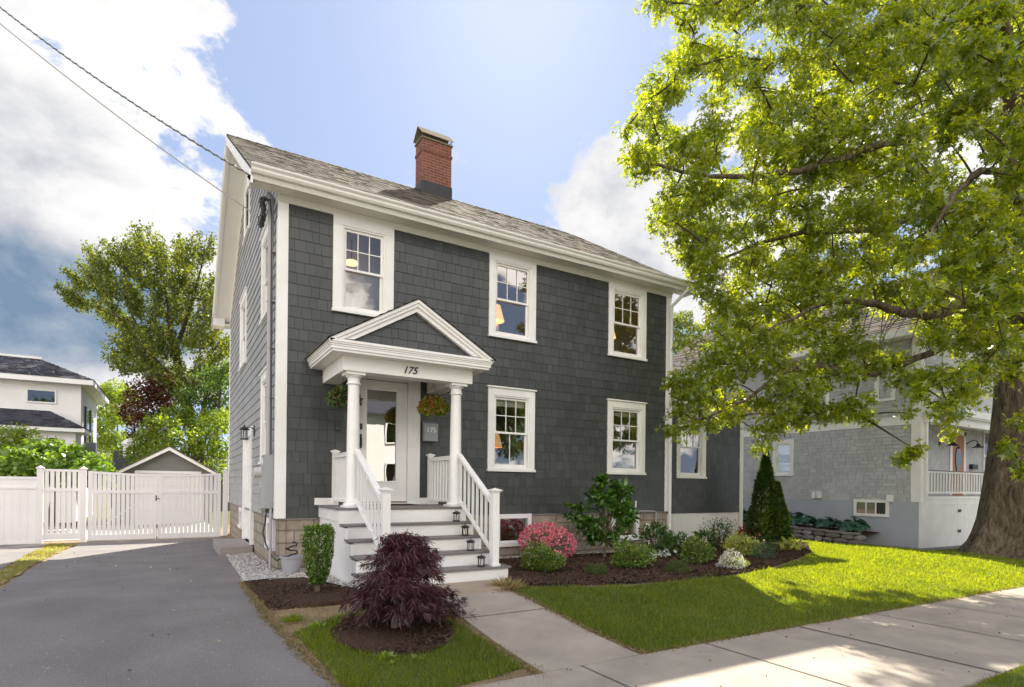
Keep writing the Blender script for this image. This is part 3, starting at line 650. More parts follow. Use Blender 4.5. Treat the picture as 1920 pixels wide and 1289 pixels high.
    # entry door
    dr = MB().box(1.17, 1.295, -.04, .06, .20, 2.38).box(2.19, 2.41, -.04, .06, .20, 2.38).box(1.17, 2.41, -.04, .06, 2.38, 2.58).box(1.14, 2.44, -.07, .03, 2.58, 2.62).box(1.17, 2.41, -.06, .06, .19, .235).build('door_casing', WHITE, house, bevel=.004)
    x0, x1, z0, z1 = 1.30, 2.185, .26, 2.37; gx0, gx1, gz0, gz1 = 1.455, 1.985, .62, 2.20
    d = MB().box(x0, gx0, .03, .075, z0, z1).box(gx1, x1, .03, .075, z0, z1).box(gx0, gx1, .03, .075, gz1, z1).box(gx0, gx1, .03, .075, z0, gz0)
    d.box(gx0-.03, gx0, .018, .03, gz0-.03, gz1+.03).box(gx1, gx1+.03, .018, .03, gz0-.03, gz1+.03).box(gx0, gx1, .018, .03, gz1, gz1+.03).box(gx0, gx1, .018, .03, gz0-.03, gz0)
    d_ = d.build('front_door', WHITE, house, bevel=.003)
    MB().add([(gx0, .05, gz0), (gx1, .05, gz0), (gx1, .05, gz1), (gx0, .05, gz1)], [(0, 1, 2, 3)]).build('glass', glass_mat('door_glass', .42), d_)
    MB().box(gx0, gx1, .052, .06, gz1-.14, gz1-.02).build('rolled_blind', SHADEC, d_)
    hm = MB().box(x0+.03, x0+.065, .005, .03, 1.18, 1.42).tube([(x0+.048, .0, 1.2), (x0+.048, -.045, 1.22), (x0+.048, -.045, 1.34), (x0+.048, .0, 1.38)], .009, 6).box(x0+.025, x0+.07, .0, .03, 1.50, 1.60); hm.build('door_handle', DARKMET, d_)
    MB().box(1.30, 2.185, .02, .07, .21, .255).build('threshold', mat('threshold_oak', (.20, .13, .09), .6), d_)
    # side door in its white casing
    L0 = DY-4.75; L1 = DY-3.15
    sd_ = MB().box(L0, L0+.14, -.04, .08, -.72, 1.74).box(L1-.14, L1, -.04, .08, -.72, 1.74).box(L0+.14, L1-.14, -.04, .08, 1.56, 1.74).build('side_door_casing', WHITE, house, (0, DY, 0), -math.pi/2, bevel=.004)
    sl2 = MB().box(L0+.14, L1-.14, .04, .085, -.70, 1.56).box(L0+.30, L1-.30, .03, .04, -.5, .2).box(L0+.30, L1-.30, .03, .04, .35, 1.4).build('side_door', WHITE, house, (0, DY, 0), -math.pi/2, bevel=.003)
    # gas pipe on front right
    MB().tube([(7.2, -.05, .03), (8.20, -.05, .0), (8.235, -.05, -.02), (8.235, -.05, -.62)], .02, 8).tube([(8.235, -.05, -.2), (8.235, -.05, -.28)], .03, 8).build('gas_pipe', CONDUIT, house)
    MB().tube([(8.02, -.05, -.75), (8.02, -.05, -.36), (8.0, -.05, -.30), (7.95, -.05, -.28), (7.90, -.05, -.31), (7.89, -.05, -.5)], .018, 8).build('vent_pipe', VINYL, house)
    MB().box(7.62, 7.66, -.02, .0, .10, .25).build('vent_cover', VINYL, house)
    # wing set back on the right
    wy = .62; wx0, wx1 = XR+.03, 12.03; wt = 2.50
    wh = [(9.60, 10.62, .83, wt)]
    shingles(wx0, wx1, -.10, wt, wh, seed=21).build('wing_siding', GRAYS, house, (0, wy, 0))
    wall_back(XR, wx1+.1, -.10, wt+.3, wh).build('wing_sheathing', BACKING, house, (0, wy, 0))
    window(house, 9.57, 10.65, .80, wt+.02, GLASS, (3, 2), (0, wy, 0), head=False)
    MB().box(wx1, wx1+.14, wy-.025, wy+.12, -.96, wt+.02).build('wing_corner_board', CREAM, house, bevel=.003)
    MB().box(XR+.0, wx1+.16, wy-.03, wy, wt, wt+.2).build('wing_frieze', CREAM, house, bevel=.003)
    MB().box(XR, wx1+.45, wy-.42, wy-.03, wt+.16, wt+.2).box(XR, wx1+.45, wy-.46, wy-.42, wt+.12, wt+.27).build('wing_cornice', CREAM, house)
    wr = MB(); rnd = random.Random(4)
    for c in range(14):
        x = XR-.1
        while x < wx1+.5:
            xe = x+rnd.uniform(.12, .3); y0 = wy-.5+c*.14; z0 = wt+.275+c*.14*.42
            wr.add([(max(x, XR), y0, z0+.014), (xe-.004, y0, z0+.014), (xe-.004, y0+.15, z0+.065), (max(x, XR), y0+.15, z0+.065), (max(x, XR), y0, z0-.01), (xe-.004, y0, z0-.01)], [(0, 1, 2, 3), (4, 5, 1, 0)]); x = xe
    wr.build('wing_roof', ROOFM, house)
    MB().box(wx1+.05, wx1+.12, wy+.1, 5.0, -.9, wt+.6).box(XR, wx1, 3.3, 3.4, -.9, wt+1.2).build('wing_side_wall', GRAYS, house)
    MB().box(XR+.1, wx1-.1, 3.0, 3.02, 0, wt+.2).box(XR+.1, wx1-.1, wy+.2, 3.0, -.02, 0).box(XR+.1, wx1-.1, wy+.2, 3.0, wt+.2, wt+.22).build('wing_interior', INTER, house)
    sk = MB(); x = XR+.02; k = 0
    while x < wx1+.0:
        sk.box(x, min(x+.085, wx1), wy+.012, wy+.03, -1.05, -.10); x += .092
    sk.box(XR, wx1, wy+.03, wy+.04, -1.05, -.10)
    sk.build('wing_skirt', CREAM, house)
    # ---------------- porch
    dz = .21; px0, px1, pf = .655, 2.70, -1.34
    bd = MB(); n = 9
    for i in range(n):
        y0 = pf-.03+i*(-pf+.03)/n; bd.box(px0-.03, px1+.03, y0, y0+(-pf+.03)/n-.006, dz-.032, dz)
    deck = bd.build('porch_deck', DECKM, house, bevel=.003)
    MB().box(px0, px1, pf, -.0, dz-.20, dz-.034).build('deck_fascia', WHITE, deck)
    # side skirts of vertical boards, following the stairs
    steps = [(-.02, -1.64), (-.22, -1.93), (-.42, -2.22), (-.62, -2.52)]      # tread height, nose y
    for xx in (px0+.02, px1-.06):
        sk = MB(); y = -.02
        while y > -2.28:
            yb = max(y-.085, -2.36)
            h = dz-.2
            if (y+yb)/2 < pf: h = [s[0]-.05 for s in steps if s[1] < (y+yb)/2][0]
            sk.box(xx, xx+.04, yb+.008, y, -1.05, h); y -= .092
        sk.build('stair_skirt', WHITE, house)
    for i, (tz, ny) in enumerate(steps):
        prev = pf if i == 0 else steps[i-1][1]+.03
        ex = .05 if i < 3 else .10; xr = px1 + (0.0 if i < 3 else .14)
        x_l = px0+.062
        st = MB()
        st.box(x_l-ex, xr+ex*.4, ny, ny+(prev-ny)/2-.003, tz-.03, tz).box(x_l-ex, xr+ex*.4, ny+(prev-ny)/2+.003, prev, tz-.03, tz)
        s_ = st.build('porch_step', DECKM, house, bevel=.004)
        MB().box(x_l, xr, ny+.03, ny+.05, (steps[i+1][0] if i < 3 else -.86), tz-.032).build('riser', WHITE, s_)
        if i == 3: MB().box(xr-.02, xr, ny+.05, prev, -.86, tz-.032).box(x_l, x_l+.02, ny+.05, prev, -.86, tz-.032).build('step_end', WHITE, s_)
    MB().box(px0+.1, px1-.02, -1.6, pf-.001, -.4, dz-.034).build('top_riser', WHITE, house) if False else MB().box(px0+.0, px1, pf-.012, pf+.0, -.02, dz-.034).build('top_riser', WHITE, deck)
    # columns
    for cxx in (.90, 2.585):
        cy = -1.17; m = MB()
        m.lathe([(.10, dz+.06), (.108, dz+.08), (.104, dz+.10), (.096, dz+.115), (.096, dz+.5), (.092, dz+1.2), (.082, 2.02), (.082, 2.04)], (cxx, cy, 0), 32)
        col = m.build('porch_column', WHITE, house, smooth=False)
        for p in col.data.polygons: p.use_smooth = len(p.vertices) == 4
        b = MB().box(cxx-.145, cxx+.145, cy-.145, cy+.145, dz, dz+.03); b.lathe([(.14, dz+.03), (.145, dz+.045), (.135, dz+.06), (.11, dz+.072)], (cxx, cy, 0), 32); b.build('column_base', WHITE, col)
        b = MB().lathe([(.084, 2.04), (.105, 2.05), (.105, 2.065), (.088, 2.075), (.088, 2.13), (.10, 2.145), (.122, 2.165), (.125, 2.18)], (cxx, cy, 0), 32).box(cxx-.14, cxx+.14, cy-.14, cy+.14, 2.18, 2.22); b.build('column_capital', WHITE, col)
    # porch roof: beams, cornice, pediment
    bz0, bz1 = 2.22, 2.44; bx0, bx1, by = .70, 2.80, -1.34
    pr = MB().box(bx0, bx1, by, by+.26, bz0, bz1).box(bx0, bx0+.26, by+.26, .0, bz0, bz1).box(bx1-.26, bx1, by+.26, 0, bz0, bz1)
    roof = pr.build('porch_roof', CREAM, house, bevel=.004)
    MB().box(bx0+.26, bx1-.26, by+.26, 0, bz1-.02, bz1).build('porch_ceiling', CREAM, roof)
    ox0, ox1, oy = .44, 3.06, -1.60; cz = bz1
    co_ = MB().box(ox0+.06, ox1-.06, oy+.06, -.0, cz, cz+.035)
    co_.box(ox0+.04, ox1-.04, oy+.04, 0, cz+.035, cz+.075).build('cornice', WHITE, roof)
    # moulded cornice: stepped
    m2 = MB()
    for k, (dd, h0, h1) in enumerate(((.03, .075, .10), (.015, .10, .125), (.0, .125, .16))):
        m2.box(ox0+dd, ox1-dd, oy+dd, 0, cz+h0, cz+h1)
    m2.build('cornice_moulding', WHITE, roof)
    apz = 3.36; xm = (ox0+ox1)/2; ez = cz+.16; sl3 = (apz-ez)/(xm-ox0)
    def tri(inset, yy0, yy1, zlow, drop=0):
        return
    # shingled tympanum
    shingles(ox0+.2, ox1-.2, ez-.0, apz, [], topfn=lambda x: apz-.10-sl3*abs(x-xm), seed=33, expo=.15).build('pediment_shingles', GRAYS, roof, (0, oy+.13, 0))
    MB().poly_prism([(ox0+.15, ez), (ox1-.15, ez), (xm, apz-.12)], 'y', oy+.135, -.0).build('pediment_core', BACKING, roof)
    for sg in (-1, 1):
        def Q(d, h): return (xm+sg*d, apz-sl3*d-h)
        ln = xm-ox0
        m3 = MB().poly_prism([Q(0, .0), Q(ln, 0), Q(ln-.02, .05), Q(0, .05)], 'y', oy-.0, oy+.06)
        m3.poly_prism([Q(0, .05), Q(ln-.09, .05), Q(ln-.20, .105), Q(0, .105)], 'y', oy+.025, oy+.09)
        m3.poly_prism([Q(0, .105), Q(ln-.22, .105), Q(ln-.36, .175), Q(0, .175)], 'y', oy+.055, oy+.14)
        m3.build('pediment_rake', WHITE, roof)
        m4 = MB(); rnd = random.Random(6)
        for c in range(11):
            d0 = ln+.03-c*(ln+.03)/11; d1 = ln+.03-(c+1)*(ln+.03)/11; y = oy-.02
            while y < 0:
                ye = min(y+rnd.uniform(.15, .3), 0)
                a0 = Q(d0, -.022); a1 = Q(d1, -.008); u0 = Q(d0, -.002)
                m4.add([(a0[0], y, a0[1]), (a0[0], ye-.003, a0[1]), (a1[0], ye-.003, a1[1]), (a1[0], y, a1[1]), (u0[0], y, u0[1]), (u0[0], ye, u0[1])], [(0, 1, 2, 3), (4, 5, 1, 0)]); y = ye
        m4.build('porch_shingles', ROOFM, roof)
        MB().poly_prism([Q(0, .0), Q(ln, 0), Q(ln, -.004), Q(0, -.006)], 'y', oy-.015, -.001).build('roof_edge', BACKING, roof)
    # rails
    def post(x, y, z0, z1, w=.105, nm='newel_post'):
        p = MB().box(x-w/2, x+w/2, y-w/2, y+w/2, z0, z1).build(nm, WHITE, house, bevel=.004)
        MB().box(x-w/2-.015, x+w/2+.015, y-w/2-.015, y+w/2+.015, z0, z0+.035).build('post_base', WHITE, p)
        c = MB().box(x-w/2-.012, x+w/2+.012, y-w/2-.012, y+w/2+.012, z1, z1+.02)
        k = w/2+.03; c.add([(x-k, y-k, z1+.02), (x+k, y-k, z1+.02), (x+k, y+k, z1+.02), (x-k, y+k, z1+.02), (x-k, y-k, z1+.035), (x+k, y-k, z1+.035), (x+k, y+k, z1+.035), (x-k, y+k, z1+.035), (x, y, z1+.065)],
              [(0, 3, 2, 1), (0, 1, 5, 4), (1, 2, 6, 5), (2, 3, 7, 6), (3, 0, 4, 7), (4, 5, 8), (5, 6, 8), (6, 7, 8), (7, 4, 8)]); c.build('post_cap', WHITE, p)
    def rail(a, b, hl, hu, n, nm='railing'):
        a = Vector(a); b = Vector(b)
        r = MB().bar(a+Vector((0, 0, hu)), b+Vector((0, 0, hu)), .062, .05).bar(a+Vector((0, 0, hu+.032)), b+Vector((0, 0, hu+.032)), .085, .018).bar(a+Vector((0, 0, hl)), b+Vector((0, 0, hl)), .05, .045).build(nm, WHITE, house, bevel=.003)
        for i in range(n):
            p = a.lerp(b, (i+.5)/n); MB().box(p.x-.016, p.x+.016, p.y-.016, p.y+.016, p.z+hl, p.z+hu).build('baluster', WHITE, r)
    for xx, yn in ((.90, 0), (2.66, 0)):
        top = -.44 if xx < 1 else -.62; ny = -2.02 if xx < 1 else -2.36
    for xx in (.90, 2.60):
        post(xx, -.06, dz, dz+.86, .08, 'wall_post')
        rail((xx, -.10, dz), (xx, -1.09, dz), .085, .80, 8, 'porch_railing')
    post(1.02, -2.36, -.62, .46); post(2.655, -2.40, -.62, .46)
    rail((.93, -1.26, dz+.03), (1.02, -2.31, -.51), .09, .80, 8, 'stair_railing')
    rail((2.61, -1.26, dz+.03), (2.655, -2.35, -.51), .09, .80, 8, 'stair_railing')
    # lookout board joining deck to wall
    MB().box(px0-.07, px0+.32, -.03, -.02, dz, dz+.115).box(2.41, 2.78, -.03, -.02, dz, dz+.115).build('base_board', WHITE, house)
    return roof
porch_roof = build_house()

def text(name, s, size, loc, rot, mat_, parent=None, ext=.004, shear=0, bold=0, sx=1):
    c = bpy.data.curves.new(name, 'FONT'); c.body = s; c.size = size; c.extrude = ext; c.shear = shear; c.offset = bold
    o = bpy.data.objects.new(name, c); COL.objects.link(o); bpy.context.view_layer.update()
    me = bpy.data.meshes.new_from_object(o.evaluated_get(bpy.context.evaluated_depsgraph_get())); bpy.data.objects.remove(o)
    me.name = name
    r = link(name, me, mat_, parent, loc); r.rotation_euler = rot; r.scale = (sx, 1, 1); return r
text('house_number', '175', .155, (1.60, -1.345, 2.275), (math.pi/2, 0, 0), DARKMET, porch_roof, .006, .32, .0025)

# ------------------------------------------------------------------ things on and around the house
def lamp_things():
    # mailbox
    mb = empty('mailbox', (2.59, 0, 1.35), 0, 'grey wall mailbox with white 175 numerals beside the front door', 'mailbox')
    MB().box(-.13, .13, -.13, -.02, 0, .31).build('box', PANEL, mb, bevel=.006)
    MB().poly_prism([(-.145, .315), (-.02, .36), (-.02, .312), (-.145, .29)], 'x', -.135, .135).build('lid', PANEL, mb)
    text('number', '175', .125, (-.095, -.132, .16), (math.pi/2, 0, 0), mat('white_letters', (.8, .8, .78), .5), mb, .002, 0, .001)
    o = MB().box(.908, .978, -.05, -.015, 1.455, 1.60).lathe([(.02, 0), (.02, .004)], (0, 0, -50), 8).build('doorbell', DARKMET, bevel=.006); tag(o, 'slim black doorbell on dark shingles left of the front door', 'doorbell')
    MB().tube([(.943, -.051, 1.49), (.943, -.055, 1.49)], .018, 12).build('button', mat('pale_button', (.06, .06, .08), .4), o)
    # step lanterns
    def lantern():
        t = empty('step_lantern', (0, 0, 0)); m = MB()
        m.lathe([(.062, 0), (.062, .012), (.048, .022)], n=16); m.build('base', DARKMET, t)
        c = MB()
        for i in range(6):
            a = math.pi*2*i/6; c.box(.046*math.cos(a)-.004, .046*math.cos(a)+.004, .046*math.sin(a)-.004, .046*math.sin(a)+.004, .02, .125)
        c.lathe([(.050, .118), (.050, .128)], n=16); c.build('cage', DARKMET, t)
        c = MB().lathe([(.066, .128), (.074, .134), (.040, .158), (.02, .163), (.008, .168)], n=16)
        ring = [(.02*math.cos(a), 0, .185+.02*math.sin(a)) for a in [2*math.pi*i/10 for i in range(11)]]; c.tube(ring, .003, 5); c.build('roof', DARKMET, t)
        MB().lathe([(.018, .02), (.018, .085), (.004, .088)], n=12).build('candle', mat('wax_candle', (.8, .76, .62), .6), t)
        return t
    l0 = lantern(); info = [(2.46, -1.50, -.02, 'black caged lantern on the highest porch step below the deck'), (2.47, -1.80, -.22, 'black caged lantern on the second porch step from the top'),
                           (2.42, -2.09, -.42, 'black caged lantern on the second porch step from the bottom'), (2.44, -2.40, -.62, 'black caged lantern on the lowest porch step beside the newel post')]
    for i, (x, y, z, lb) in enumerate(info):
        o = l0 if i == 0 else copy_tree(l0); o.location = (x, y, z); o.rotation_euler = (0, 0, .3*i); tag(o, lb, 'lantern', 'lanterns on the porch steps')
    # door mat
    o = MB().box(1.35, 2.15, -.62, -.14, .212, .226).build('doormat', mat('coir_mat', (.07, .05, .045), .95, .1, (40, .8, (.03, .02, .02))), bevel=.004); tag(o, 'thin dark brown doormat on the porch deck before the door', 'doormat')
    # wall lantern by side door
    wl = empty('wall_lantern', (-.0, 2.78, 1.58), 0, 'black carriage lantern on the pale side wall by the side door', 'wall lamp')
    MB().box(-.03, -.004, -.06, .06, -.08, .14).build('backplate', DARKMET, wl, bevel=.006)
    MB().tube([(-.02, 0, .06), (-.10, 0, .10), (-.18, 0, .06)], .010, 6).build('arm', DARKMET, wl)
    c = MB()
    for a in range(6):
        x, y = -.20+.058*math.cos(a*math.pi/3), .058*math.sin(a*math.pi/3); c.box(x-.006, x+.006, y-.006, y+.006, -.14, .04)
    c.lathe([(.075, -.155), (.078, -.14), (.06, -.135)], (-.20, 0, 0), 12); c.lathe([(.092, .04), (.10, .05), (.05, .09), (.02, .105), (.012, .14)], (-.20, 0, 0), 12); c.build('cage', DARKMET, wl)
    MB().lathe([(.045, -.13), (.045, .035)], (-.20, 0, 0), 12).build('glass', mat('seeded_glass', (.6, .6, .58), .2), wl)
    # electrics
    ep = empty('electric_panel', (0, .02, 0), 0, 'grey electrical cabinet with meter and mast on the left corner of the house', 'meter')
    MB().box(-.16, -.025, .10, .50, .15, 1.02).build('cabinet', PANEL, ep, bevel=.008)
    MB().box(-.162, -.16, .30, .44, .86, .97).box(.0, .0, 0, 0, 0, 0).build('notice', VINYL, ep)
    MB().box(-.14, -.01, .58, .86, .48, .86).build('meter_socket', mat('pale_meter_box', (.5, .48, .45), .5), ep, bevel=.01)
    MB().tube([(-.14, .72, .74), (-.25, .72, .74)], .085, 16).build('meter_dome', mat('meter_glass', (.6, .58, .54), .15), ep)
    MB().box(-.09, -.01, .62, .84, .10, .46).build('junction_box', mat('beige_box', (.55, .52, .48), .5), ep)
    MB().tube([(-.09, .20, 1.02), (-.09, .20, 5.05)], .045, 12).tube([(-.09, .20, 5.05), (-.09, .20, 5.16), (-.11, .25, 5.23), (-.15, .33, 5.20)], [.045, .055, .055, .04], 12).build('mast', CONDUIT, ep)
    br = MB()
    for z in (1.95, 2.75, 3.5, 4.3): br.tube([(-.14, .20, z), (-.03, .20, z)], .02, 6); br.box(-.10, .0, .12, .28, z-.01, z+.01)
    br.build('strap', CONDUIT, ep)
    cb = MB()
    for k in range(7):
        rr = random.Random(k); pts = [(-.15, .33, 5.19)]
        for j in range(1, 12):
            a = j/11*math.pi*1.7+k*.25; pts.append((-.17-.07*rr.random(), .30+.22*math.cos(a)+.08*k*.3, 5.02+.20*math.sin(a)-.02*j*.3))
        cb.tube(pts, .008, 5)
    cb.tube([(-.17, .50, 4.98), (-.17, .66, 4.92)], .035, 8); cb.tube([(-.17, .40, 5.06), (-.17, .50, 5.10)], .04, 8); cb.tube([(-.16, .3, 5.16), (-.12, .1, 5.1), (-.10, .05, 4.8), (-.09, .08, 3.2), (-.07, .08, 1.02)], .012, 5)
    cb.build('cable_bundle', BLACKCAB, ep)
    MB().tube([(-.06, .12, .15), (-.06, .12, -.9)], .022, 8).build('ground_conduit', CONDUIT, ep)
    mm = MB()
    for i in range(40):
        r_ = random.Random(i); y = .12+.36*r_.random(); x = -.15+.12*r_.random()
        mm.tube([(x, y, .15), (x+r_.uniform(-.04, .02), y+r_.uniform(-.04, .04), .15-r_.uniform(.02, .10))], .010, 4)
    mm.build('cable_ends', mat('green_wire', (.10, .16, .10), .7, .3, (30, .9, (.4, .35, .3))), ep)
    # plastic tub with cord
    p = at(552, 1078)
    t = empty('plastic_tub', (.18, -.34, G(.1, -.3)), 0, 'pale grey plastic tub of coiled cord on the gravel by the corner', 'tub')
    R1 = .15
    MB().lathe([(.115, 0), (.125, .01), (.150, .20), (.152, .24), (.172, .245), (.175, .275), (.158, .275), (.150, .26), (.12, .03), (.05, .03)], n=28).build('tub', mat('grey_plastic', (.33, .33, .36), .5), t, smooth=False)
    pts = [(.10*math.cos(a)*(1-.01*i), .10*math.sin(a)*(1-.01*i), .20+.012*i+.01*math.sin(3*a)) for i, a in enumerate([.6*k for k in range(24)])]
    MB().tube(pts, .014, 6).build('coil', BLACKCAB, t)
    o = MB().tube([(-.09, .42, .12), (-.10, .42, -.06), (-.14, .40, -.25), (-.10, .32, -.45), (-.03, .1, -.62), (.0, -.12, -.66), (.06, -.26, -.60), (.12, -.30, -.585), (.17, -.32, -.62)], .013, 6).build('extension_cord', mat('dark_green_cord', (.015, .04, .03), .5)); tag(o, 'dark green cord hanging from the electrical cabinet into the tub', 'cord')
    # stoop
    o = MB().box(-.62, -.002, 2.95, 4.9, -1.2, -.72).build('concrete_stoop', mat('stoop_concrete', (.34, .30, .28), .9, .2, (4, .6, (.26, .235, .22)), (40, .4, .006)), bevel=.015); tag(o, 'low grey concrete step below the side door', 'step')
    # power lines
    def cable(nm, a, b, sag, r, lb, m_=BLACKCAB):
        a = Vector(a); b = Vector(b); pts = []
        for i in range(50):
            t = i/49; p = a.lerp(b, t); p.z -= sag*4*t*(1-t); pts.append(p)
        o = MB().tube(pts, r, 6).build(nm, m_); tag(o, lb, 'power line', 'wires to the house corner')
        return pts
    p1 = cable('power_line', onX(476, 333, -.40), deep(-260, -212, 11.5), .33, .011, 'upper twisted wire crossing the sky to the eave corner', mat('wire_alu', (.12, .11, .10), .5))
    o = [x for x in COL.objects if x.name.startswith('power_line')][0]
    tw = MB(); tw.tube([p1[min(49, int(i/6))].lerp(p1[min(49, int(i/6)+1)], (i % 6)/6) + Vector((0, .014*math.cos(i*1.3), .014*math.sin(i*1.3))) for i in range(280)], .008, 5); tw.build('wrap', BLACKCAB, o)
    cable('power_line', (-.17, .62, 4.97), deep(-260, -182, 11.0), .22, .010, 'lower thin wire crossing the sky to the service mast', mat('wire_light', (.3, .28, .25), .5))
lamp_things()

def table_lamps():
    body = mat('white_ceramic', (.75, .72, .68), .3); base = None
    def lamp(x, y, z, s=1, st=2.2, lb=''):
        t = empty('table_lamp', (x, y, z), 0, lb, 'lamp')
        MB().lathe([(.05*s, 0), (.10*s, .03*s), (.115*s, .10*s), (.10*s, .17*s), (.03*s, .21*s), (.015*s, .24*s)], n=20).build('lamp_base', body, t, smooth=True)
        MB().lathe([(.20*s, .24*s), (.13*s, .50*s), (.125*s, .50*s), (.195*s, .24*s)], n=24).build('lamp_shade', emit_mat('lit_shade', (1.0, .55, .24), st*.6), t, smooth=True)
        MB().box(-.35, .35, -.12, .35, -.03, 0).box(-.3, .3, -.08, .3, -.6, -.03).build('table', mat('side_table', (.2, .13, .09), .5), None, (x, y, z)).__setitem__('label', 'small brown table under the lamp ' + lb.split(' in ')[-1])
    lamp(4.12, .42, 3.60, 1.2, .75, 'lit lamp with white round base in the upper middle window')
    lamp(7.10, .45, 3.70, 1.15, .75, 'lit lamp with tilted tan shade in the upper right window')
    lamp(4.10, .45, 1.02, 1.3, .28, 'pale lamp with large drum shade in the lower middle window')
    for o in [o for o in COL.objects if o.name.startswith('table') and o.type == 'MESH' and not o.parent]:
        o.name = 'side_table'; o['category'] = 'table'
    o = MB().lathe([(.11, 0), (.125, .03), (.09, .06)], n=24).build('ceiling_lamp', emit_mat('ceiling_glow', (1, .62, .30), .8), None, (1.30, .55, 4.50), smooth=True); tag(o, 'round glowing ceiling lamp seen in the upper left window', 'ceiling lamp')
    MB().tube([(0, 0, .06), (0, 0, .45)], .012, 6).build('stem', DARKMET, o)
    # white branch ornament in upper left window
    b = MB(); rnd = random.Random(3)
    for k in range(7):
        a = Vector((0, 0, 0)); d = Vector((rnd.uniform(-.5, .5), rnd.uniform(-.2, .2), 1)).normalized(); pts = [a]
        for j in range(6):
            d = (d+Vector((rnd.uniform(-.3, .3), 0, rnd.uniform(-.1, .2)))).normalized(); pts.append(pts[-1]+d*.08)
        b.tube(pts, [.012, .011, .01, .008, .006, .005, .003], 5)
    o = b.build('branch_ornament', mat('white_coral', (.85, .83, .8), .6), None, (1.25, .32, 3.52)); tag(o, 'white branching ornament behind the upper left window', 'ornament')
table_lamps()

# ------------------------------------------------------------------ foliage tools
OAK = [(0, 0), (.30, .12), (.09, .36), (.44, .60), (.10, .64), (0, 1.1), (-.10, .64), (-.44, .60), (-.09, .36), (-.30, .12)]
ELL = [(0, 0), (.20, .25), (.24, .55), (0, 1), (-.24, .55), (-.20, .25)]
ROUND = [(0, 0), (.32, .2), (.38, .55), (.15, .95), (-.15, .95), (-.38, .55), (-.32, .2)]
LANCE = [(0, 0), (.10, .3), (.09, .65), (0, 1), (-.09, .65), (-.10, .3)]
THREAD = [(0, 0), (.045, .4), (0, 1), (-.045, .4)]
TRI = [(.5, 0), (.0, 1), (-.5, 0)]
def nrm(a): return a/np.maximum(np.linalg.norm(a, axis=-1, keepdims=True), 1e-9)
def leaves(name, pos, dirv, size, tmpl, mat_, parent=None, rng=None, up=.5, curl=.12, width=1.0):
    rng = rng or np.random.default_rng(1); n = len(pos); d = nrm(dirv)
    r = nrm(rng.normal(size=(n, 3)) + np.array([0, 0, up*3])); s = nrm(np.cross(d, r)); nn = np.cross(s, d)
    T = np.array(tmpl); size = np.asarray(size).reshape(-1, 1, 1)*np.ones((n, 1, 1))
    V = pos[:, None, :] + size*(s[:, None, :]*T[None, :, 0:1]*width + d[:, None, :]*T[None, :, 1:2] + nn[:, None, :]*(np.abs(T[None, :, 0:1])*.35 - curl*T[None, :, 1:2]**2*2))
    return npmesh(name, V, len(tmpl), mat_, parent)
def join_into(a, b, k):
    A, B = a.data, b.data; na, nb = len(A.vertices), len(B.vertices); V = np.empty((na+nb)*3, np.float32); va = np.empty(na*3, np.float32); vb = np.empty(nb*3, np.float32)
    A.vertices.foreach_get('co', va); B.vertices.foreach_get('co', vb); V[:na*3] = va; V[na*3:] = vb
    o = npmesh(a.name, V.reshape(-1, k, 3), k, A.materials[0], a.parent); o.data.materials.append(B.materials[0]); mi = np.zeros((na+nb)//k, np.int32); mi[na//k:] = 1; o.data.polygons.foreach_set('material_index', mi)
    nm = a.name; bpy.data.objects.remove(a); bpy.data.objects.remove(b); o.name = nm; return o
def blob_points(rng, c, r, n, shell=.55, flat=(1, 1, 1)):
    d = nrm(rng.normal(size=(n, 3))); q = (shell + (1-shell)*rng.random((n, 1)))**.8
    return np.array(c) + d*q*r*np.array(flat), d
def sprays(rng, tips, outd, per, spread=.12, droop=-.15):
    """leaf positions around each twig tip"""
    n = len(tips); P = np.repeat(tips, per, 0) + rng.normal(size=(n*per, 3))*spread*.45
    base = np.repeat(nrm(outd), per, 0); D = nrm(base*.6 + rng.normal(size=(n*per, 3))*.75 + np.array([0, 0, droop]))
    return P, D
def bez(a, b, c, n=8):
    a, b, c = (Vector(x) for x in (a, b, c)); return [a*(1-t)**2 + b*2*t*(1-t) + c*t*t for t in [i/n for i in range(n+1)]]

G_OAK = leaf_mat('oak_leaf', (.085, .145, .012), (.275, .325, .022), .60, .34, .09, (2.75, 2.38, .42))
G_OAK2 = leaf_mat('oak_leaf_near', (.07, .19, .015), (.12, .28, .02), .50, .4, .05, (1.6, 1.5, .5))
G_MID = leaf_mat('mid_green_leaf', (.05, .11, .02), (.13, .21, .04), .42, .45, .05)
G_DARK = leaf_mat('dark_green_leaf', (.028, .075, .014), (.08, .17, .028), .3, .33, .09)
G_LIME = leaf_mat('lime_leaf', (.15, .24, .03), (.30, .38, .05), .45, .45, .05)
G_YEL = leaf_mat('yellow_green_leaf', (.26, .34, .05), (.50, .52, .14), .4, .45, .04)
G_BOX = leaf_mat('boxwood_leaf', (.06, .13, .014), (.20, .31, .04), .4, .33, .08)
G_PURP = leaf_mat('purple_maple_leaf', (.036, .012, .018), (.105, .031, .036), .35, .4, .05, (1.5, .7, .6))
G_PLUM = leaf_mat('plum_leaf', (.07, .03, .02), (.14, .06, .035), .35, .45, .04, (1.4, .8, .5))
G_PINK = leaf_mat('pink_petal', (.80, .17, .27), (.95, .42, .48), .35, .6, .02, (1.1, .9, .9))
G_RED = leaf_mat('red_petal', (.45, .04, .05), (.65, .10, .09), .3, .6, .02, (1.1, .9, .9))
G_WHT = leaf_mat('white_petal', (.78, .78, .72), (.88, .88, .84), .3, .6, .02, (1, 1, 1))
G_HOSTA = leaf_mat('blue_green_hosta_leaf', (.045, .12, .075), (.09, .20, .12), .3, .4, .05, (1.2, 1.3, .7))
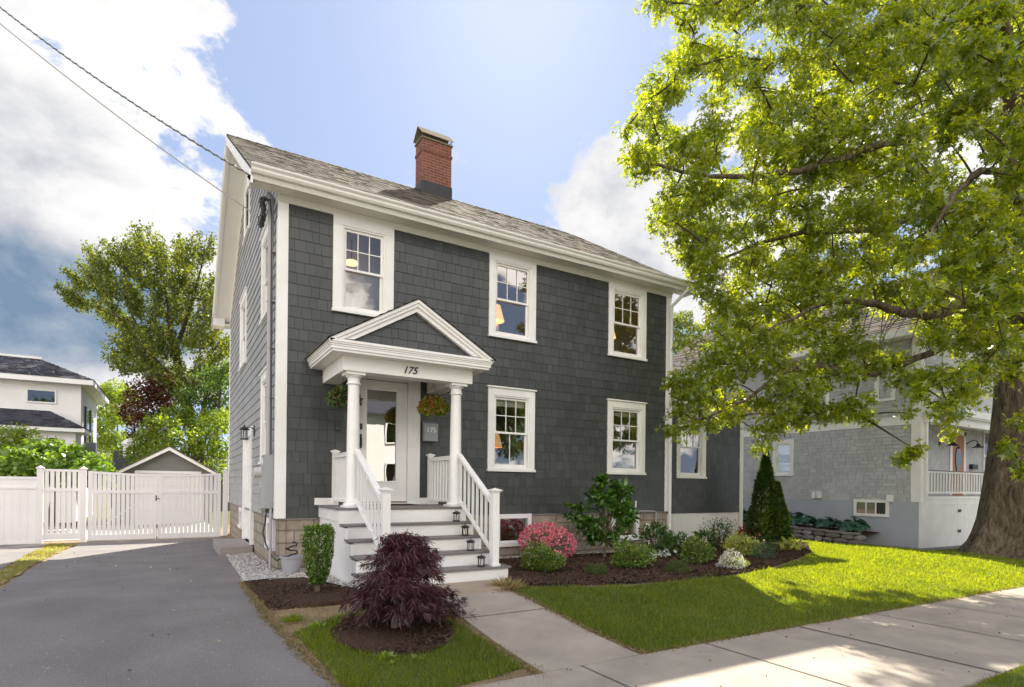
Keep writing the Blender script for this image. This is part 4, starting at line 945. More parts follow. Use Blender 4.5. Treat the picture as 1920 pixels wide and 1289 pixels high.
G_CEDAR = leaf_mat('arborvitae_spray', (.03, .07, .012), (.085, .15, .022), .35, .5, .03)
G_GRASS = leaf_mat('grass_blade', (.082, .14, .018), (.21, .27, .04), .60, .5, .04, (2.9, 2.35, .2))
G_DRY = leaf_mat('dry_grass_blade', (.26, .20, .09), (.42, .34, .16), .3, .6, .02, (1.1, 1.0, .7))
WOOD = mat('shrub_stem', (.16, .125, .09), .9, .1, (30, .6, (.08, .06, .04)))

# ------------------------------------------------------------------ turf, pebbles, mulch chips
def scatter(rng, poly, dens, exclude=()):
    P = np.array([p[:2] for p in poly]); lo = P.min(0); hi = P.max(0); n = int((hi-lo).prod()*dens)
    q = lo + rng.random((n, 2))*(hi-lo); k = inpoly(q, poly)
    for e in exclude: k &= ~inpoly(q, e)
    return q[k]
def view_filter(q, margin=.08):
    d = np.c_[q, Gv(q[:, 0], q[:, 1])] - CP; f = d@FW; u = 960+F*(d@RC)/np.maximum(f, .1); v = PY-F*(d@UC)/np.maximum(f, .1)
    return (f > .5) & (u > -60) & (u < 1980) & (v < 1340), f
def grass(name, poly, dens, hgt, wid, mat_, exclude=(), seed=1, far=9, patch=.0):
    rng = np.random.default_rng(seed); q = scatter(rng, poly, dens, exclude); k, f = view_filter(q); q = q[k]; f = f[k]
    keep = rng.random(len(q)) < np.clip((5.5/f)**1.3, .10, 1); q = q[keep]; f = f[keep]
    nse = np.sin(q[:, 0]*2.3+1)*np.sin(q[:, 1]*2.9+q[:, 0]) + .6*np.sin(q[:, 0]*7.1)*np.sin(q[:, 1]*6.3)
    if patch:
        kk = rng.random(len(q)) > patch*np.clip(nse, 0, 1); q = q[kk]; f = f[kk]; nse = nse[kk]
    z = Gv(q[:, 0], q[:, 1]); n = len(q); pos = np.c_[q, z]
    d = nrm(rng.normal(size=(n, 3))*np.array([.55, .55, .1]) + np.array([0, 0, 1.0])); s = hgt*(.35+.9*rng.random(n)**1.3)*(1+.35*np.clip(nse, -1, 1))
    side = nrm(np.c_[rng.normal(size=(n, 2)), np.zeros(n)]); w = wid*np.clip(f/5.5, 1, 4)[:, None]*.5
    bend = nrm(np.c_[rng.normal(size=(n, 2)), np.zeros(n)])*s[:, None]*.22
    mid = pos + d*s[:, None]*.55; tip = pos + d*s[:, None] + bend
    V = np.stack([pos-side*w, pos+side*w, mid+side*w*.8+bend*.2, tip, mid-side*w*.8+bend*.2], 1)
    o = npmesh(name, V, 5, mat_); return tag(o, kind='stuff')
LAWNX = [(p[0], p[1]) for p in LAWN]
o = grass('lawn_grass', LAWNX, 12000, .060, .006, G_GRASS, [BED], 2, patch=.10); tag(o, 'mown green lawn grass between the mulch bed and the sidewalk', 'grass')
DSC = [(c[0]+(x-c[0])*.97, c[1]+(y-c[1])*.97) for x, y in DISC]
o = grass('patch_grass', LAWN2, 13000, .066, .0055, G_GRASS, [DSC], 3, patch=.05); tag(o, 'green grass round the purple maple by the driveway', 'grass')
o = grass('verge_grass', VERGE, 6000, .065, .006, G_GRASS, [], 4); tag(o, 'grass verge at the lower right beyond the sidewalk', 'grass')
o = grass('strip_dry_grass', STRIP, 4000, .035, .006, G_DRY, [], 55); tag(o, 'dry straw grass on the strip between the driveways', 'grass')
o = grass('strip_grass', STRIP, 2200, .05, .006, G_GRASS, [], 5, patch=.8); tag(o, 'sparse sunlit grass strip between the driveways', 'grass')
SOILP = pxp([(500, 1142), (560, 1225), (635, 1289), (1060, 1289), (1190, 1232), (960, 1110), (700, 1128)])
o = grass('dry_grass', SOILP, 1500, .035, .004, G_DRY, [LAWN2, DSC, [(1.3, -20), (2.45, -20), (2.45, 0), (1.3, 0)]], 6); tag(o, 'dry straw coloured grass on bare soil beside the driveway', 'grass')
def edges():
    # thin dry fringe along driveway and walk edges
    rng = np.random.default_rng(9); pts = []
    lines = [pxp([(455, 1094), (500, 1160), (560, 1225), (635, 1289)]), [(2.5, -3.0), (2.46, SW1)], [(2.5, SW1+.02), (12, SW1+.02)], [(1.25, -3.2), (1.28, SW1)]]
    for L_ in lines:
        for a, b in zip(L_[:-1], L_[1:]):
            k = int(math.dist(a, b)*900); t = rng.random(k)[:, None]; pts.append(np.array(a)*(1-t)+np.array(b)*t+rng.normal(size=(k, 2))*.035)
    q = np.concatenate(pts); z = Gv(q[:, 0], q[:, 1])+.012
    D = np.c_[rng.normal(size=(len(q), 2)), rng.random(len(q))*.9]
    o = leaves('edge_thatch', np.c_[q, z], D, .022+.03*rng.random(len(q)), THREAD, G_DRY, None, rng, width=1.6); tag(o, 'dry brown thatch along the lawn and driveway edges', 'thatch', kind='stuff')
edges()
def stones(name, poly, dens, size, mat_, label, seed=1, exclude=(), flat=.5, off=.0, cat='gravel'):
    rng = np.random.default_rng(seed); q = scatter(rng, poly, dens, exclude); n = len(q); z = Gv(q[:, 0], q[:, 1])+off
    T = np.array([(1, 0, 0), (.4, .9, 0), (-.7, .7, 0), (-1, -.2, 0), (-.3, -.9, 0), (.7, -.7, 0), (.35, .2, 1), (-.35, -.1, 1)])
    s = size*(.5+rng.random((n, 1, 1))); a = rng.random(n)*6.28; ca, sa = np.cos(a)[:, None], np.sin(a)[:, None]
    V = T[None]*np.array([1.3, .9, flat]) + rng.normal(size=(n, 8, 3))*.12
    X = V[..., 0]*ca-V[..., 1]*sa; Y_ = V[..., 0]*sa+V[..., 1]*ca; tilt = rng.normal(size=(n, 1))*.5; Zz = V[..., 2]+X*tilt
    V = np.stack([X, Y_, Zz], -1)*s + np.c_[q, z+.004][:, None, :]
    F_ = np.array([(0, 1, 6), (1, 2, 6), (2, 7, 6), (2, 3, 7), (3, 4, 7), (4, 5, 7), (5, 6, 7), (5, 0, 6)])
    me = bpy.data.meshes.new(name); me.vertices.add(n*8); me.vertices.foreach_set('co', V.reshape(-1).astype(np.float32))
    idx = (F_[None]+np.arange(n)[:, None, None]*8).reshape(-1).astype(np.int32); me.loops.add(len(idx)); me.loops.foreach_set('vertex_index', idx)
    me.polygons.add(n*8); me.polygons.foreach_set('loop_start', np.arange(0, n*24, 3, dtype=np.int32)); me.polygons.foreach_set('loop_total', np.full(n*8, 3, dtype=np.int32)); me.update(calc_edges=True)
    o = link(name, me, mat_); return tag(o, label, cat, kind='stuff')
stones('pebbles', PEBB, 2600, .019, PEB, 'grey and white river pebbles beside the driveway at the house corner', 1, off=.006)
stones('foundation_pebbles', [(2.76, -.02), (2.76, -.42), (8.6, -.42), (8.6, -.02)], 1500, .02, PEB, 'strip of pebbles against the stone foundation behind the shrubs', 2)
CHIP = shingle_mat('bark_chip', (.03, .018, .013), (.15, .095, .065), .95, .1)
stones('mulch_chips', BED, 2600, .014, CHIP, 'dark bark mulch chips in the long planting bed', 3, flat=.35, off=.035, cat='mulch')
stones('soil_chips', MULCH1, 2200, .012, CHIP, 'dark bark mulch chips around the narrow upright shrub', 4, flat=.35, off=.022, cat='mulch')
stones('ring_chips', DISC, 2600, .012, CHIP, 'dark bark mulch ring under the purple maple', 5, flat=.35, off=.032, cat='mulch')
rng0 = np.random.default_rng(77)
EDG = MB().tube([Vector((p[0], p[1], G(p[0], p[1])+.02)) for p in pxp([(457, 1094), (500, 1090), (570, 1087), (640, 1102)])], .012, 5).build('bed_edging', DARKMET); tag(EDG, 'thin black edging between pebbles and dark soil', 'edging')

# ------------------------------------------------------------------ shrubs
def shrub(name, label, cat, u, v, w, h, mat_, leaf=.04, n=3000, tmpl=ELL, seed=1, shell=.6, zc=.5, flat=None, stems=6, up=.4, noise=.16, outw=1.0, group=None, width=1.0, stem_mat=None, lift=.0):
    """w,h in photo pixels; base at photo pixel u,v"""
    p = at(u, v) if v else np.array(u); W_ = pxm(w, p)/2; H_ = pxm(h, p); rng = np.random.default_rng(seed)
    t = empty(name, tuple(p), 0, label, cat, group)
    d = nrm(rng.normal(size=(n, 3))); q = (shell+(1-shell)*rng.random(n))
    k = rng.normal(size=(9, 3)); bump = 1+noise*np.sin(d@k.T*2.6+k[:, 0]).sum(1)/2.2
    P = d*(q*bump)[:, None]*np.array([W_, W_, H_*(1-zc)]); P[:, 2] = np.where(d[:, 2] < 0, P[:, 2]*zc/(1-zc), P[:, 2]) + H_*zc
    P[:, 2] = np.maximum(P[:, 2], .01); P[:, 2] += lift
    D = nrm(d*outw + rng.normal(size=(n, 3))*.6 + np.array([0, 0, up]))
    leaves('foliage', P, D, leaf*(.7+.6*rng.random(n)), tmpl, mat_, t, rng, width=width)
    if mat_ is G_BOX:
        kk = (rng.random(n) < .30) & (q > .8) & (d[:, 2] > -.3); join_into([o_ for o_ in COL.objects if o_.parent == t and o_.name.startswith('foliage')][0], leaves('new_growth', P[kk]*1.03, D[kk]+[0, 0, .5], leaf*(.6+.5*rng.random(kk.sum())), tmpl, G_YEL, None, rng), len(tmpl))
    mb = MB(); r = random.Random(seed)
    for i in range(stems):
        a = r.random()*6.28; e = (W_*.7*math.cos(a), W_*.7*math.sin(a), H_*r.uniform(.5, .85))
        mb.tube(bez((.02*math.cos(a), .02*math.sin(a), -.03), (e[0]*.2, e[1]*.2, e[2]*.6), e, 5), [.012, .011, .009, .007, .005, .003], 5)
    mb.build('stem', stem_mat or WOOD, t); return t, P, d
def shrubs():
    # columnar shrub by the porch
    t, P, d = shrub('columnar_shrub', 'narrow upright dark green shrub in dark soil left of the porch stairs', 'shrub', 596, 1114, 56, 122, G_BOX, .030, 4200, ELL, 1, .45, .55, stems=7, up=2.2, noise=.10)
    for o_ in [x for x in COL.objects if x.parent == t and x.name.startswith('foliage')]: bpy.data.objects.remove(o_)
    rng = np.random.default_rng(15); q_ = at(596, 1114); R0 = pxm(27, q_); H0 = pxm(124, q_); n = 5200; hh = rng.random(n); a = rng.random(n)*6.28
    hh = .14+.86*hh; prof = np.interp(hh, [.14, .3, .6, .85, .97, 1.0], [.40, .72, .92, 1.0, .95, .55]); rr = prof*R0*(1-.5*rng.random(n)**2)*(1+.09*np.sin(a*6+2)+.05*np.sin(a*11))
    top = rng.random(n) < .16; rr = np.where(top, prof*R0*rng.random(n)**.5, rr); hh = np.where(top, .95+.06*rng.random(n), hh); hh = hh+.025*np.sin(a*5)*(hh > .9)
    leaves('foliage', np.c_[rr*np.cos(a), rr*np.sin(a), hh*H0], np.c_[np.cos(a)*.35, np.sin(a)*.35, np.ones(n)*1.2]+rng.normal(size=(n, 3))*.4, .026+.016*rng.random(n), ELL, G_BOX, t, rng)
    # boxwoods
    bx = [(1019, 1076, 82, 46, 'round green boxwood directly in front of the pink azalea', 11), (1186, 1068, 76, 46, 'round green boxwood standing in front of the tall leafy shrub', 12), (1302, 1060, 66, 46, 'round boxwood between the white rhododendron and the white-tipped mound', 13)]
    for u, v, w, h, lb, sd_ in bx: shrub('boxwood', lb, 'shrub', u, v, w, h*1.12, G_BOX, .040, 3000, ELL, sd_, .5, .42, group='boxwoods in the mulch bed', noise=.2)
    for u, v, w, h, lb, sd_ in [(1120, 1083, 40, 25, 'small low green mound plant nearest the porch in the mulch bed', 21), (1270, 1077, 48, 29, 'low green mound plant at the front of the bed below the middle boxwood', 22)]:
        shrub('mound_plant', lb, 'plant', u, v, w, h*1.05, G_MID, .028, 2600, THREAD, sd_, .5, .35, up=1.2, group='small mounds in the mulch bed', width=2)
    shrub('white_tipped_plant', 'low mound with white tips at the front edge of the mulch bed', 'plant', 1370, 1068, 52, 32, G_WHT, .022, 1600, ELL, 23, .75, .35, up=1)
    shrub('spirea_foliage', 'x', 'plant', 1378, 1068, 46, 26, G_YEL, .03, 1200, ELL, 24, .6, .35, up=1)
    tt = [o for o in COL.objects if o.name.startswith('white_tipped_plant')][0]; sp = [o for o in COL.objects if o.name.startswith('spirea_foliage')][0]
    for ch in [x for x in COL.objects if x.parent == sp and x.name.startswith('foliage')]: ch.parent = tt; ch.location = sp.location-tt.location; ch.name = 'yellow_foliage'
    for ch in [x for x in COL.objects if x.parent == sp]: bpy.data.objects.remove(ch)
    bpy.data.objects.remove(sp)
    shrub('euonymus_shrub', 'bright yellow green variegated shrub right of the boxwoods', 'shrub', 1388, 1044, 66, 40, G_YEL, .05, 1500, ELL, 25, .55, .42, up=.8)
    shrub('spruce_mound', 'small grey green mound plant right of the yellow green shrub', 'plant', 1428, 1050, 44, 34, G_HOSTA, .03, 1600, THREAD, 26, .5, .4, up=.6, width=2.5)
    shrub('spruce_mound', 'small green mound plant at the foot of the arborvitae', 'plant', 1448, 1034, 30, 22, G_MID, .03, 1000, THREAD, 27, .5, .4, width=2.5)
    shrub('hosta', 'pale yellow green hosta at the far right tip of the mulch bed', 'plant', 1483, 1034, 48, 26, G_YEL, .15, 60, LANCE, 28, .3, .3, up=1.0, width=2.4, noise=.1)
    # pink azalea
    p = at(1032, 1056); t, P, d = shrub('azalea', 'bright pink flowering azalea beside the porch stairs', 'shrub', 1026, 1050, 98, 60, G_MID, .035, 900, ELL, 31, .5, .5, stems=8)
    rng = np.random.default_rng(5); W_ = pxm(98, at(1026, 1050))/2; H_ = pxm(64, at(1026, 1050)); n = 380
    dd = nrm(rng.normal(size=(n, 3))*[1, 1, .8]+[0, 0, .35]); C = dd*np.array([W_, W_, H_*.5])*(.92+.2*rng.random((n, 1)))+[0, 0, H_*.55]
    C[:, 2] -= .22*np.clip(C[:, 0]+C[:, 1]*-.0, 0, 1)
    Pp = np.repeat(C, 8, 0)+rng.normal(size=(n*8, 3))*.012; Dp = nrm(np.repeat(dd, 8, 0)*.8+rng.normal(size=(n*8, 3))*.8)
    leaves('flower', Pp, Dp, .030+.012*rng.random(n*8), ROUND, G_PINK, t, rng)
    # white rhododendron
    t, P, d = shrub('rhododendron', 'leafy shrub with white flowers at the foot of the right downspout', 'shrub', 1232, 1046, 78, 66, G_DARK, .085, 700, LANCE, 32, .45, .5, width=2.2)
    p2 = at(1262, 1050); 
    n = 20; rng = np.random.default_rng(6); C = np.array(onY(1238, 1040, float(at(1232, 1046)[1])-.3))-np.array(t.location)+rng.normal(size=(n, 3))*[.22, .1, .035]
    for q_ in C: leaves('flower', q_+rng.normal(size=(7, 3))*.012, rng.normal(size=(7, 3))+[-.5, -1, .5], .05*np.ones(7), ROUND, G_WHT, t, rng)
    shrub('rhododendron', 'low dark leafy shrub between the white flowers and the right boxwood', 'shrub', 1272, 1044, 60, 44, G_DARK, .08, 500, LANCE, 33, .4, .5, width=2.2)
    shrub('laurel_shrub', 'low dark leafy plant in front of the white board skirt', 'shrub', 1322, 1034, 56, 42, G_DARK, .09, 420, LANCE, 34, .4, .5, width=2.0)
    shrub('wispy_shrub', 'wispy dark shrub with open twigs in front of the white skirt', 'shrub', 1352, 1030, 66, 62, G_DARK, .045, 850, ELL, 35, .25, .55, stems=16)
    t, P, d = shrub('azalea', 'red flowering azalea left of the arborvitae', 'shrub', 1402, 1022, 44, 34, G_MID, .04, 500, ELL, 36, .5, .5)
    rng = np.random.default_rng(8); k = d[:, 2] > .0; leaves('flower', P[k], d[k], .055, ROUND, G_RED, t, rng)
    # tall leafy shrub (magnolia like)
    p = at(1133, 1049); t = empty('magnolia', tuple(p), 0, 'tall broad-leaved dark green shrub in front of the stone foundation', 'shrub')
    rng = np.random.default_rng(12); s = pxm(1, p); cl = [(-20, 60, 20), (12, 45, 18), (-34, 88, 20), (24, 80, 20), (0, 96, 22), (28, 108, 18), (-18, 118, 16), (14, 128, 17), (-8, 146, 9), (-44, 70, 11), (40, 84, 10), (28, 126, 10), (-14, 38, 14)]
    PP = []; DD = []; mb = MB(); mb.tube([(0, 0, -.05), (0, 0, s*30), (.02, 0, s*62)], [.035, .028, .022], 7)
    for (a, b, r_) in cl:
        for q in range(2):
            cc = (a*s*float(Rv[0])+rng.normal()*.03, a*s*float(Rv[1])+rng.normal()*s*14, b*s)
            tp, dd = blob_points(rng, cc, r_*s*1.0, 14, .3); P_, D_ = sprays(rng, tp, dd+[0, 0, .5], 6, .02, .1); PP.append(P_); DD.append(D_)
            mb.tube(bez((0, 0, s*22), (cc[0]*.3, cc[1]*.3, cc[2]*.8), cc, 6), [.018, .016, .014, .011, .008, .006, .004], 5)
    PP = np.concatenate(PP); leaves('foliage', PP, np.concatenate(DD), .095+.05*rng.random(len(PP)), ELL, leaf_mat('glossy_leaf', (.036, .10, .014), (.12, .25, .03), .35, .3, .07), t, rng, up=.7); mb.build('stem', WOOD, t)
    # arborvitae
    p = at(1440, 1024); t = empty('arborvitae', tuple(p), 0, 'dark green conical arborvitae with two tips at the right end of the bed', 'conifer'); s = pxm(1, p); PP = []; DD = []
    for (du, w, h, sd_) in ((-6, 66, 176, 1), (16, 50, 118, 2)):
        n = 9000; hh = rng.random(n)**.85; R_ = np.where(hh < .12, .75+hh*2, 1.0)*(1-hh**1.35)*w/2*s*(.75+.25*rng.random(n)); a = rng.random(n)*6.28; R_ *= 1+.13*np.sin(a*5+hh*14)+.08*np.sin(a*9-hh*30)
        P_ = np.c_[R_*np.cos(a)+du*s*Rv[0], R_*np.sin(a)+du*s*Rv[1], .10+hh*(h*s-.1)]; PP.append(P_); DD.append(np.c_[np.cos(a)*.6, np.sin(a)*.6, np.full(n, .9)]+rng.normal(size=(n, 3))*.35)
    PP = np.concatenate(PP); leaves('foliage', PP, np.concatenate(DD), .06+.04*rng.random(len(PP)), ELL, G_CEDAR, t, rng, width=.8)
    mb = MB()
    for i in range(5): mb.tube([(.02*i-.05, 0, -.05), (.05*i-.1, .02*i, .5)], [.03, .02], 5)
    mb.build('trunk', WOOD, t)
    # hostas along the neighbour's foundation
    # japanese maple
    p = at(742, 1184); s = pxm(1, p); t = empty('japanese_maple', tuple(p), 0, 'weeping purple laceleaf maple in a mulch ring in front of the stairs', 'tree'); rng = np.random.default_rng(42)
    mb = MB(); mb.tube([(0, 0, -.04), (-.01, 0, .08), (.0, .01, .20), (.03, .0, .34)], [.05, .04, .035, .03], 9)
    T_ = []; O_ = []
    # drooping tiers: (du, top height px, half width px)
    tiers = []
    for i in range(112):
        a = rng.random()*6.28; hh = rng.random(); rr = (1-hh**1.35)**.72*(.55+.45*rng.random())
        if hh < .35: rr = max(rr, .6)
        tiers.append(((math.cos(a)*rr*(120 if math.cos(a) > 0 else 86)+12)*s, math.sin(a)*rr*78*s, (48+hh*134)*s*(1-.10*rr)+.04*math.sin(a*3)))
    for (x, y, z) in tiers:
        e = Vector((x, y, z)); r_ = math.hypot(x, y)
        if random.Random(x).random() < .45: mb.tube(bez((.02, 0, .22), (x*.4, y*.4, z*1.0+.05), e, 6), [.016, .013, .011, .009, .007, .005, .003], 5)
        n = 19; k = rng.random((n, 1)); d2 = np.array([x, y, 0])/(r_+1e-6)
        pos = np.array([x, y, z]) + d2*(k-.55)*.30 + rng.normal(size=(n, 3))*[.055, .055, .018]; pos[:, 2] -= (np.clip(k[:, 0]-.2, 0, 1)**1.6)*.13*(.6+.8*r_)
        T_.append(pos); O_.append(np.repeat((d2*.9+[0, 0, -.55])[None], n, 0))
    T_ = np.concatenate(T_); O_ = np.concatenate(O_); per = 9
    P_ = np.repeat(T_, per, 0)+rng.normal(size=(len(T_)*per, 3))*.008; D_ = nrm(np.repeat(nrm(O_), per, 0)+rng.normal(size=(len(T_)*per, 3))*[.55, .55, .35])
    leaves('foliage', P_, D_, .060+.05*rng.random(len(P_)), THREAD, G_PURP, t, rng, width=1.15, up=.3, curl=.25); mb.build('trunk', bark_mat('maple_bark', (.10, .08, .07), (.34, .29, .25), 16), t)
    # tufts and weeds
    for u, v, w, h, m_, lb, sd_ in [(950, 1106, 44, 26, G_DRY, 'tan tuft of dry grass at the bottom of the porch stairs', 1), (549, 1165, 30, 16, G_GRASS, 'small weed clump on the bare soil by the driveway', 2), (600, 1180, 34, 14, G_LIME, 'broad-leaved weed left of the mulch ring', 3), (722, 1238, 30, 16, G_LIME, 'broad-leaved weed in the grass below the mulch ring', 4), (780, 1240, 30, 13, G_LIME, 'second broad-leaved weed in the grass below the mulch ring', 5)]:
        p = at(u, v); rng = np.random.default_rng(sd_); n = 420 if sd_ < 3 else 60; W_ = pxm(w, p)/2; H_ = pxm(h, p); q = rng.normal(size=(n, 3))*[W_*.45, W_*.45, 0]
        o = leaves('grass_tuft' if sd_ < 3 else 'weed', np.array(p)+q, q*1.5/W_+[0, 0, .9], H_*(.6+.6*rng.random(n)), THREAD if sd_ < 3 else ELL, m_, None, rng, width=.7 if sd_ < 3 else 1); tag(o, lb, 'plant')
shrubs()
def hanging_baskets():
    for (x, y, z, w, fm, lb) in ((.88, -.70, 1.87, .52, G_RED, 'hanging basket of green foliage and small blooms behind the left porch column'), (2.34, -.80, 1.84, .50, G_RED, 'hanging basket of red, orange and yellow green plants right of the door')):
        t = empty('hanging_basket', (x, y, z), 0, lb, 'flower basket', 'baskets hanging in the porch')
        MB().lathe([(.05, -.10), (.09, -.06), (.115, .0), (.12, .01), (.10, .01), (.05, -.05)], n=20).build('pot', PANEL, t)
        rng = np.random.default_rng(int(x*100)); n = 2000; d = nrm(rng.normal(size=(n, 3))); P = d*(.5+.5*rng.random((n, 1)))*[w*.5, w*.5, .15]+[0, 0, .05]; P[:, 2] -= .12*np.clip(np.hypot(P[:, 0], P[:, 1])/w*2-.6, 0, 1)
        leaves('foliage', P, d+rng.normal(size=(n, 3))*.5, .035+.03*rng.random(n), ELL, G_LIME if x > 2 else G_MID, t, rng)
        k = (rng.random(n) < (.55 if x > 2 else .22)); k &= (P[:, 0] < .02) | (rng.random(n) < .35)
        leaves('flower', P[k]*1.06, d[k]+rng.normal(size=(k.sum(), 3))*.4, .03, ROUND, leaf_mat('orange_red_petal', (.55, .05, .03), (.75, .25, .05), .3, .6, .02, (1.1, .9, .9)) if x > 2 else leaf_mat('violet_petal', (.3, .06, .12), (.6, .45, .3), .3, .6, .02, (1, 1, 1)), t, rng)
        m = MB()
        top = 2.42-z
        for a in (0, 2.1, 4.2): m.tube([(.13*math.cos(a), .13*math.sin(a), .03), (0, 0, top-.09)], .003, 4)
        m.tube([(0, 0, top-.09), (.012, 0, top-.06), (0, 0, top-.02), (0, 0, top)], .006, 5); m.build('hanger', DARKMET, t)
hanging_baskets()

# ------------------------------------------------------------------ fence and gate
def fences():
    Y0 = 8.55
    def board(m, x0, x1, z0, z1, y=Y0, t=.02): m.box(x0, x1, y-t/2, y+t/2, z0, z1)
    def fpost(m, x, z0, z1, w=.12): m.box(x-w/2, x+w/2, Y0-w/2, Y0+w/2, z0, z1); m.box(x-w/2-.02, x+w/2+.02, Y0-w/2-.02, Y0+w/2+.02, z1, z1+.03); m.lathe([(w*.55, z1+.03), (.005, z1+.07)], (x, Y0, 0), 4)
    t = empty('privacy_fence', (0, 0, 0), 0, 'solid white vinyl fence panels at the left end of the driveway', 'fence')
    for x0, x1 in ((-6.6, -4.34), (-9.0, -6.72)):
        m = MB(); x = x0
        while x < x1: board(m, x, min(x+.148, x1), -.98, .36); x += .15
        board(m, x0, x1, .40, .60); m.build('panel', VINYL, t)
        for za, zb in ((.60, .66), (.36, .41), (-1.03, -.95)): MB().box(x0, x1, Y0-.03, Y0+.03, za, zb).build('rail', VINYL, t)
    for x in (-6.66, -9.06): m = MB(); fpost(m, x, -1.15, .62); m.build('post', VINYL, t)
    t = empty('picket_fence', (0, 0, 0), 0, 'short white picket fence panel left of the driveway gate', 'fence')
    x0, x1 = -4.20, -3.42; m = MB(); n = 7
    for i in range(n): xx = x0+(i+.5)*(x1-x0)/n; MB().box(xx-.038, xx+.038, Y0-.011, Y0+.011, -.85, .83).build('picket', VINYL, t)
    for za, zb in ((.80, .86), (.30, .38), (-.92, -.76)): MB().box(x0, x1, Y0-.026, Y0+.026, za, zb).build('rail', VINYL, t)
    for x in (-4.27, -3.40): m = MB(); fpost(m, x, -1.15, .87); m.build('post', VINYL, t)
    t = empty('driveway_gate', (0, 0, 0), 0, 'double leaf white picket gate with diagonal braces across the driveway', 'gate')
    for k, (a, b) in enumerate(((-3.30, -1.80), (-1.76, -.24))):
        tz = lambda x: .83 - .07*((x-a)/(b-a) if k == 0 else (b-x)/(b-a))
        m = MB().box(a, a+.09, Y0-.03, Y0+.03, -.97, tz(a)).box(b-.09, b, Y0-.03, Y0+.03, -.97, tz(b)).box(a+.09, b-.09, Y0-.03, Y0+.03, -.97, -.83)
        m.bar((a+.09, Y0, tz(a)-.035), (b-.09, Y0, tz(b)-.035), .06, .06).box(a+.09, b-.09, Y0-.028, Y0+.028, .25, .33)
        lf = m.build('gate_leaf', VINYL, t)
        n = 13
        for i in range(n):
            xx = a+.09+(i+.5)*(b-a-.18)/n; MB().box(xx-.040, xx+.040, Y0-.012, Y0+.012, -.84, tz(xx)-.06).build('picket', VINYL, lf)
        e = (a+.1, b-.1) if k == 0 else (b-.1, a+.1)
        MB().bar((e[0], Y0+.035, -.75), (e[1], Y0+.035, .25), .02, .07, (0, 1, 0)).build('brace', VINYL, lf)
    m = MB(); fpost(m, -.12, -1.15, .88); m.build('post', VINYL, t)
    MB().box(-1.82, -1.79, Y0-.06, Y0-.03, .05, .20).tube([(-1.80, Y0-.05, .12), (-1.72, Y0-.05, .10)], .01, 5).box(-1.79, -1.77, Y0-.05, Y0-.03, -.60, -.95).build('latch', DARKMET, t)
    bm_ = MB().box(-3.3, -.2, Y0+.4, Y0+.7, -1.03, -.97); o = bm_.build('brick_threshold', block_mat('paver', (.35, .30, .27), (.28, .25, .23), (.2, .18, .16), .2, .1, .008, ax='xy')); tag(o, 'low pale paver strip behind the driveway gate', 'paving')
fences()

# ------------------------------------------------------------------ backdrop buildings
CLAP = mat('white_clapboard', (.82, .80, .79), .6, .3, (1.0, .4, (.66, .64, .63)))
LGRAY = shingle_mat('light_grey_shingle_paint', (.50, .505, .51), (.60, .605, .61), .6, .4)
GRAYG = mat('grey_siding', (.22, .22, .22), .7, .2)
DGL = glass_mat('distant_glass', .13, (.35, .37, .37))
def clap(m, x0, x1, y, z0, z1, e=.11):
    z = z0
    while z < z1:
        zt = min(z+e, z1); m.add([(x0, y-.018, z), (x1, y-.018, z), (x1, y-.004, zt), (x0, y-.004, zt), (x0, y, z), (x1, y, z)], [(0, 1, 2, 3), (4, 5, 1, 0)]); z = zt
def rooftiles(m, P00, P10, P11, P01, rows, seed, wr=(.15, .45)):
    """quad given by eave left/right and ridge right/left"""
    r = random.Random(seed); A, B, C_, D = (Vector(p) for p in (P00, P10, P11, P01)); nr = (B-A).cross(D-A).normalized()
    for i in range(rows):
        t0, t1 = i/rows, (i+1)/rows; a, b = A.lerp(D, t0), B.lerp(C_, t0); c2, d2 = B.lerp(C_, t1), A.lerp(D, t1); ln = (b-a).length; x = 0
        while x < ln:
            xe = min(ln, x+r.uniform(*wr)); h = r.choice((.012, .02, .03)); s0, s1 = x/max(ln, .01), xe/max(ln, .01)
            p0, p1 = a.lerp(b, s0), a.lerp(b, s1); q1, q0 = d2.lerp(c2, s1), d2.lerp(c2, s0)
            m.add([p0+nr*h, p1+nr*h, q1+nr*.004, q0+nr*.004, p0-nr*.005, p1-nr*.005], [(0, 1, 2, 3), (4, 5, 1, 0)]); x = xe+.001
def small_window(par, x0, x1, z0, z1, y, nx=1, nz=1, w=.08, face='y'):
    m = MB().box(x0-w, x0, y-.05, y+.02, z0-w, z1+w).box(x1, x1+w, y-.05, y+.02, z0-w, z1+w).box(x0, x1, y-.05, y+.02, z1, z1+w).box(x0, x1, y-.05, y+.02, z0-w, z0)
    for i in range(1, nx): xx = x0+(x1-x0)*i/nx; m.box(xx-.025, xx+.025, y-.035, y+.01, z0, z1)
    for j in range(1, nz): zz = z0+(z1-z0)*j/nz; m.box(x0, x1, y-.034, y+.009, zz-.025, zz+.025)
    o = m.build('window', CLAP, par)
    MB().add([(x0, y-.01, z0), (x1, y-.01, z0), (x1, y-.01, z1), (x0, y-.01, z1)], [(0, 1, 2, 3)]).build('pane', DGL, o)
    MB().box(x0, x1, y+.0, y+.005, z0, z1).build('room_shade_panel', mat('dim_room_shade', (.10, .10, .10), .9), o); return o  # dark panel behind the pane stands in for the shade of the room
